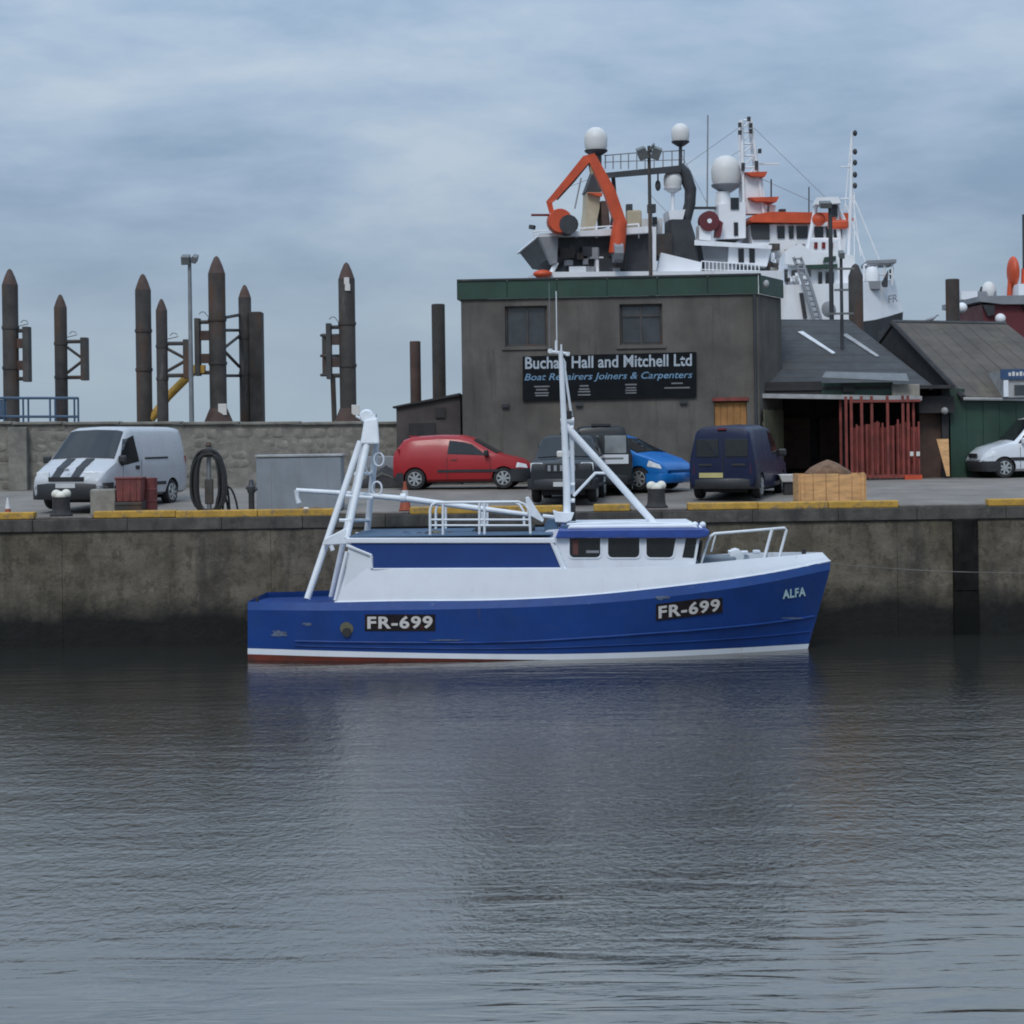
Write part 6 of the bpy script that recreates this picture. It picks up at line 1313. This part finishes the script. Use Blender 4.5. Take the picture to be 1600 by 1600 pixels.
def quay_clutter():
    fr = on_quay(163, 48.75); t = thing('concrete_block', 'pale concrete block in front of the van headlight', 'block', fr)
    MB().box((0, 0, 0.33), (0.60, 0.42, 0.64)).build('block', M_conc, t, bevel=0.04); MB().tube([(-0.1, 0, 0.64), (-0.08, 0, 0.70), (0.08, 0, 0.70), (0.1, 0, 0.64)], 0.014, 6).build('lifting_eye', M_plate, t)
    MB().box((0.1, -0.15, 0.016), (0.25, 0.1, 0.05)).build('timber_skid', M_dirt, t)
    fr = on_quay(204, 48.8); t = thing('red_fish_bin', 'faded red plastic bin standing on a grey bin beside the concrete block', 'bin', fr)
    MB().hexa([(-0.28, -0.25, 0.34), (0.28, -0.25, 0.34), (0.28, 0.25, 0.34), (-0.28, 0.25, 0.34), (-0.31, -0.28, 0.90), (0.31, -0.28, 0.90), (0.31, 0.28, 0.90), (-0.31, 0.28, 0.90)]).build('bin_body', M_redbin, t, bevel=0.02)
    MB().box((0, 0, 0.90), (0.66, 0.60, 0.05)).build('bin_rim', M_redbin, t, bevel=0.015)
    for x in (-0.15, 0.02, 0.17): MB().box((x, -0.275, 0.62), (0.03, 0.03, 0.45)).build('rib', M_redbin, t)
    fr = on_quay(204, 48.8); t = thing('grey_fish_bin', 'dull grey bin underneath the faded red bin', 'bin', fr)
    MB().hexa([(-0.30, -0.27, 0.0), (0.30, -0.27, 0.0), (0.30, 0.27, 0.0), (-0.30, 0.27, 0.0), (-0.32, -0.29, 0.335), (0.32, -0.29, 0.335), (0.32, 0.29, 0.335), (-0.32, 0.29, 0.335)]).build('bin_body', M_plate, t, bevel=0.02)
    MB().box((0, -0.29, 0.29), (0.62, 0.03, 0.04)).build('rim', M_plate, t)
    fr = on_quay(233, 49.3); t = thing('oil_drum', 'rusty red oil drum beside the van rear wheel', 'drum', fr)
    MB().lathe([(0.20, 0), (0.205, 0.02), (0.2, 0.04), (0.2, 0.29), (0.212, 0.31), (0.2, 0.33), (0.2, 0.57), (0.212, 0.59), (0.2, 0.61), (0.2, 0.84), (0.205, 0.86), (0.19, 0.87), (0.18, 0.85), (0, 0.85)], n=20).build('drum_shell', M_redbin, t, smooth=30)
    MB().lathe([(0.03, 0.85), (0.03, 0.87)], (0.09, 0, 0), 8).build('bung', M_plate, t)
    # hose stand
    fr = on_quay(327, 48.8); t = thing('water_standpipe', 'grey steel standpipe post carrying black hose', 'standpipe', fr)
    MB().tube([(0, 0, 0), (0, 0, 1.62)], 0.055, 10).build('pipe', M_galv, t, smooth=50); MB().box((0, 0, 0.55), (0.20, 0.12, 0.6)).build('valve_box', M_plate, t, bevel=0.02)
    MB().lathe([(0.05, 1.60), (0.08, 1.64), (0.06, 1.72), (0.0, 1.74)], n=10).build('cap', M_plate, t, smooth=40); MB().tube([(-0.22, -0.08, 1.40), (0.22, -0.08, 1.40)], 0.03, 8).build('hose_bracket', M_plate, t)
    fr = on_quay(327, 48.72); h = thing('water_hose', 'thick black hose hanging in long loops on the standpipe', 'hose', fr)
    rr = random.Random(6)
    for k in range(15):
        w, lo, hi = rr.uniform(0.26, 0.43), rr.uniform(0.03, 0.12), rr.uniform(1.42, 1.58); y = -0.08 - 0.035*(k % 3); pts = []
        cx = rr.uniform(-0.03, 0.03)
        for j in range(28):
            a = 2*math.pi*j/28; z = (lo + hi)/2 + (hi - lo)/2*math.sin(a); sp = 1.0 + 0.12*max(0, -math.sin(a))
            pts.append((cx + w*sp*math.copysign(abs(math.cos(a))**0.75, math.cos(a)), y, z))
        MB().tube(pts, 0.030, 8, True).build('loop', M_hose, h, smooth=60)
    fr = on_quay(356, 48.8); h = thing('hose_coil', 'loose black hose arching down to the quay beside the standpipe', 'hose', fr)
    for x0, x1, hh in ((-0.2, 0.25, 0.62), (-0.12, 0.05, 0.7), (-0.3, 0.02, 0.55)):
        MB().tube([(lerp(x0, x1, k/10), -0.05, 0.03 + hh*math.sin(math.pi*k/10)**0.7) for k in range(11)], 0.026, 8).build('loop', M_hose, h, smooth=60)
    fr = on_quay(393, 48.7); t = thing('hydrant', 'dark iron hydrant post beside the grey tank', 'hydrant', fr)
    MB().lathe([(0.10, 0), (0.10, 0.05), (0.072, 0.07), (0.07, 0.5), (0.10, 0.54), (0.105, 0.66), (0.07, 0.70), (0.05, 0.82), (0.0, 0.84)], n=14).build('column', M_shipd, t, smooth=40)
    MB().tube([(0, 0, 0.60), (0.14, -0.02, 0.60)], 0.04, 8).build('outlet', M_shipd, t); MB().tube([(0, 0, 0.60), (-0.13, -0.02, 0.64)], 0.035, 8).build('outlet', M_shipd, t)
    # grey tank
    fr = on_quay(468, 49.6); t = thing('grey_tank', 'large flat sided grey steel tank on the quay left of the gantry', 'tank', fr)
    MB().box((0, 0.35, 0.66), (2.06, 0.9, 1.28)).build('tank_body', M_cab, t, bevel=0.03); MB().box((0, 0.35, 1.335), (2.12, 0.96, 0.06)).build('lid', M_gutter, t, bevel=0.015)
    for x in (-0.68, 0.0, 0.68): MB().box((x, -0.105, 0.66), (0.02, 0.012, 1.2)).build('panel_seam', M_shipg, t)
    for x in (-0.8, 0.8): MB().box((x, 0.35, 0.025), (0.15, 0.8, 0.05)).build('skid', M_plate, t)
    fr = on_quay(489, 48.75); t = thing('net_heap', 'small heap of dark netting in front of the grey tank', 'netting', fr)
    mb = MB(); rr = random.Random(9)
    for k in range(10): mb.ball((rr.uniform(-0.28, 0.28), rr.uniform(-0.1, 0.1), 0.07), rr.uniform(0.06, 0.11), 10, 6, (1.3, 1, rr.uniform(0.7, 1.1)))
    mb.build('netting', M_dirt, t, smooth=60); MB().ball((-0.15, -0.14, 0.10), 0.06, sc=(1.4, 1, 1)).build('float', M_num, t, smooth=60)
    # dark heap left of the red car
    fr = on_quay(604, 58.6); t = thing('tarpaulin_heap', 'dark tarpaulin covered heap behind the red car tail', 'heap', fr)
    mb = MB(); n, k = 18, 7; rings = []
    for i in range(k + 1):
        f = i / k; ring = []
        for j in range(n):
            a = 2*math.pi*j/n; r = (1 - f**1.8)*(1 + 0.16*mnoise.noise((math.cos(a)*1.5, math.sin(a)*1.5, f*2))) + 0.02
            ring.append((0.75*r*math.cos(a), 0.5*r*math.sin(a), 0.62*f + 0.05*mnoise.noise((math.cos(a)*3, math.sin(a)*3, f*4))))
        rings.append(ring)
    mb.loft(rings).build('cover', M_dark, t, smooth=60); MB().tube([(-0.6, -0.3, 0.1), (-0.1, -0.42, 0.42), (0.5, -0.3, 0.15)], 0.02, 6).build('rope', M_rope, t)
    MB().box((-0.05, 0.5, 0.72), (1.2, 0.3, 0.35)).build('grey_box', M_shipg, t, bevel=0.02)
    # pallet crate
    fr = on_quay(1296, 49.3); t = thing('wooden_crate', 'pale wooden crate at the quay edge filled with brown netting', 'crate', fr)
    W, D, H = 1.54, 1.0, 0.68; rr = random.Random(12)
    for i in range(5):
        MB().box((lerp(-W/2, W/2, (i+0.5)/5), -D/2, H/2 + 0.06 + rr.uniform(-0.02, 0.02)), (W/5 - 0.012, 0.03, H)).build('front_board', M_ply, t, bevel=0.006); MB().box((lerp(-W/2, W/2, (i+0.5)/5), D/2, H/2 + 0.06), (W/5 - 0.012, 0.03, H)).build('back_board', M_ply, t)
    for i in range(3):
        for s in (-1, 1): MB().box((s*(W/2 + 0.02), lerp(-D/2, D/2, (i+0.5)/3), H/2 + 0.06 + rr.uniform(-0.02, 0.02)), (0.03, D/3 - 0.012, H)).build('end_board', M_ply, t)
    MB().box((0, 0, 0.05), (W, D, 0.1)).build('pallet', M_ply, t); MB().box((W/2 - 0.05, -D/2 - 0.03, H/2 + 0.06), (0.08, 0.03, H + 0.06)).build('corner_batten', M_ply, t); MB().box((-W/2 + 0.05, -D/2 - 0.03, H/2 + 0.06), (0.08, 0.03, H)).build('corner_batten', M_ply, t)
    fr = Frame(fr.o.x, fr.o.y, fr.o.z + 0.5); mb = MB(); rings = []
    for i in range(8):
        f = i/7; rings.append([((0.56 - 0.1*f)*(1 - f**2.2)*math.cos(a)*(1 + 0.12*mnoise.noise((math.cos(a)*2, math.sin(a)*2, f*3))) - 0.03, 0.40*(1 - f**2.2)*math.sin(a), 0.22 + 0.36*f) for a in [2*math.pi*j/16 for j in range(16)]])
    nt_ = thing('brown_net', 'mound of brown netting heaped in the wooden crate', 'netting', fr); mb.loft(rings).build('heap', M_dirt, nt_, smooth=60); MB().tube([(-0.4, -0.2, 0.1), (-0.1, -0.25, 0.32), (0.3, -0.2, 0.15)], 0.02, 6).build('cord', M_rope, nt_)
    fr = on_quay(1246, 52.8); t = thing('white_trough', 'long white plastic trough on the yard left of the crate', 'trough', fr)
    MB().hexa([(-0.42, -0.2, 0.32), (0.45, -0.2, 0.32), (0.45, 0.2, 0.32), (-0.42, 0.2, 0.32), (-0.5, -0.25, 0.52), (0.38, -0.25, 0.52), (0.38, 0.25, 0.52), (-0.5, 0.25, 0.52)]).build('trough', M_num, t, bevel=0.02); MB().box((0, 0, 0.16), (0.7, 0.3, 0.32)).build('stand', M_dark, t)
    # olive gate on the splayed corner of the workshop
    a, b = at(1188, 700, 59.98), at(1218, 700, 61.9); fr = Frame(a.x, a.y - 0.02, 3.352, math.atan2(b.y - a.y, b.x - a.x)); Lg = (Vector((b.x, b.y)) - Vector((a.x, a.y))).length
    t = thing('board_gate', 'drab olive board gate on the right corner of the workshop', 'gate', fr); Hg = fr.pt(1200, 640, 0).z
    for i in range(6): MB().box((Lg*(i+0.5)/6, -0.12, Hg/2), (Lg/6 - 0.02, 0.035, Hg - 0.04*(i % 2))).build('board', M_olive, t)
    for z in (0.25, 0.8): MB().box((Lg/2, -0.085, Hg*z), (Lg, 0.03, 0.1)).build('ledge', M_olive, t)
quay_clutter()
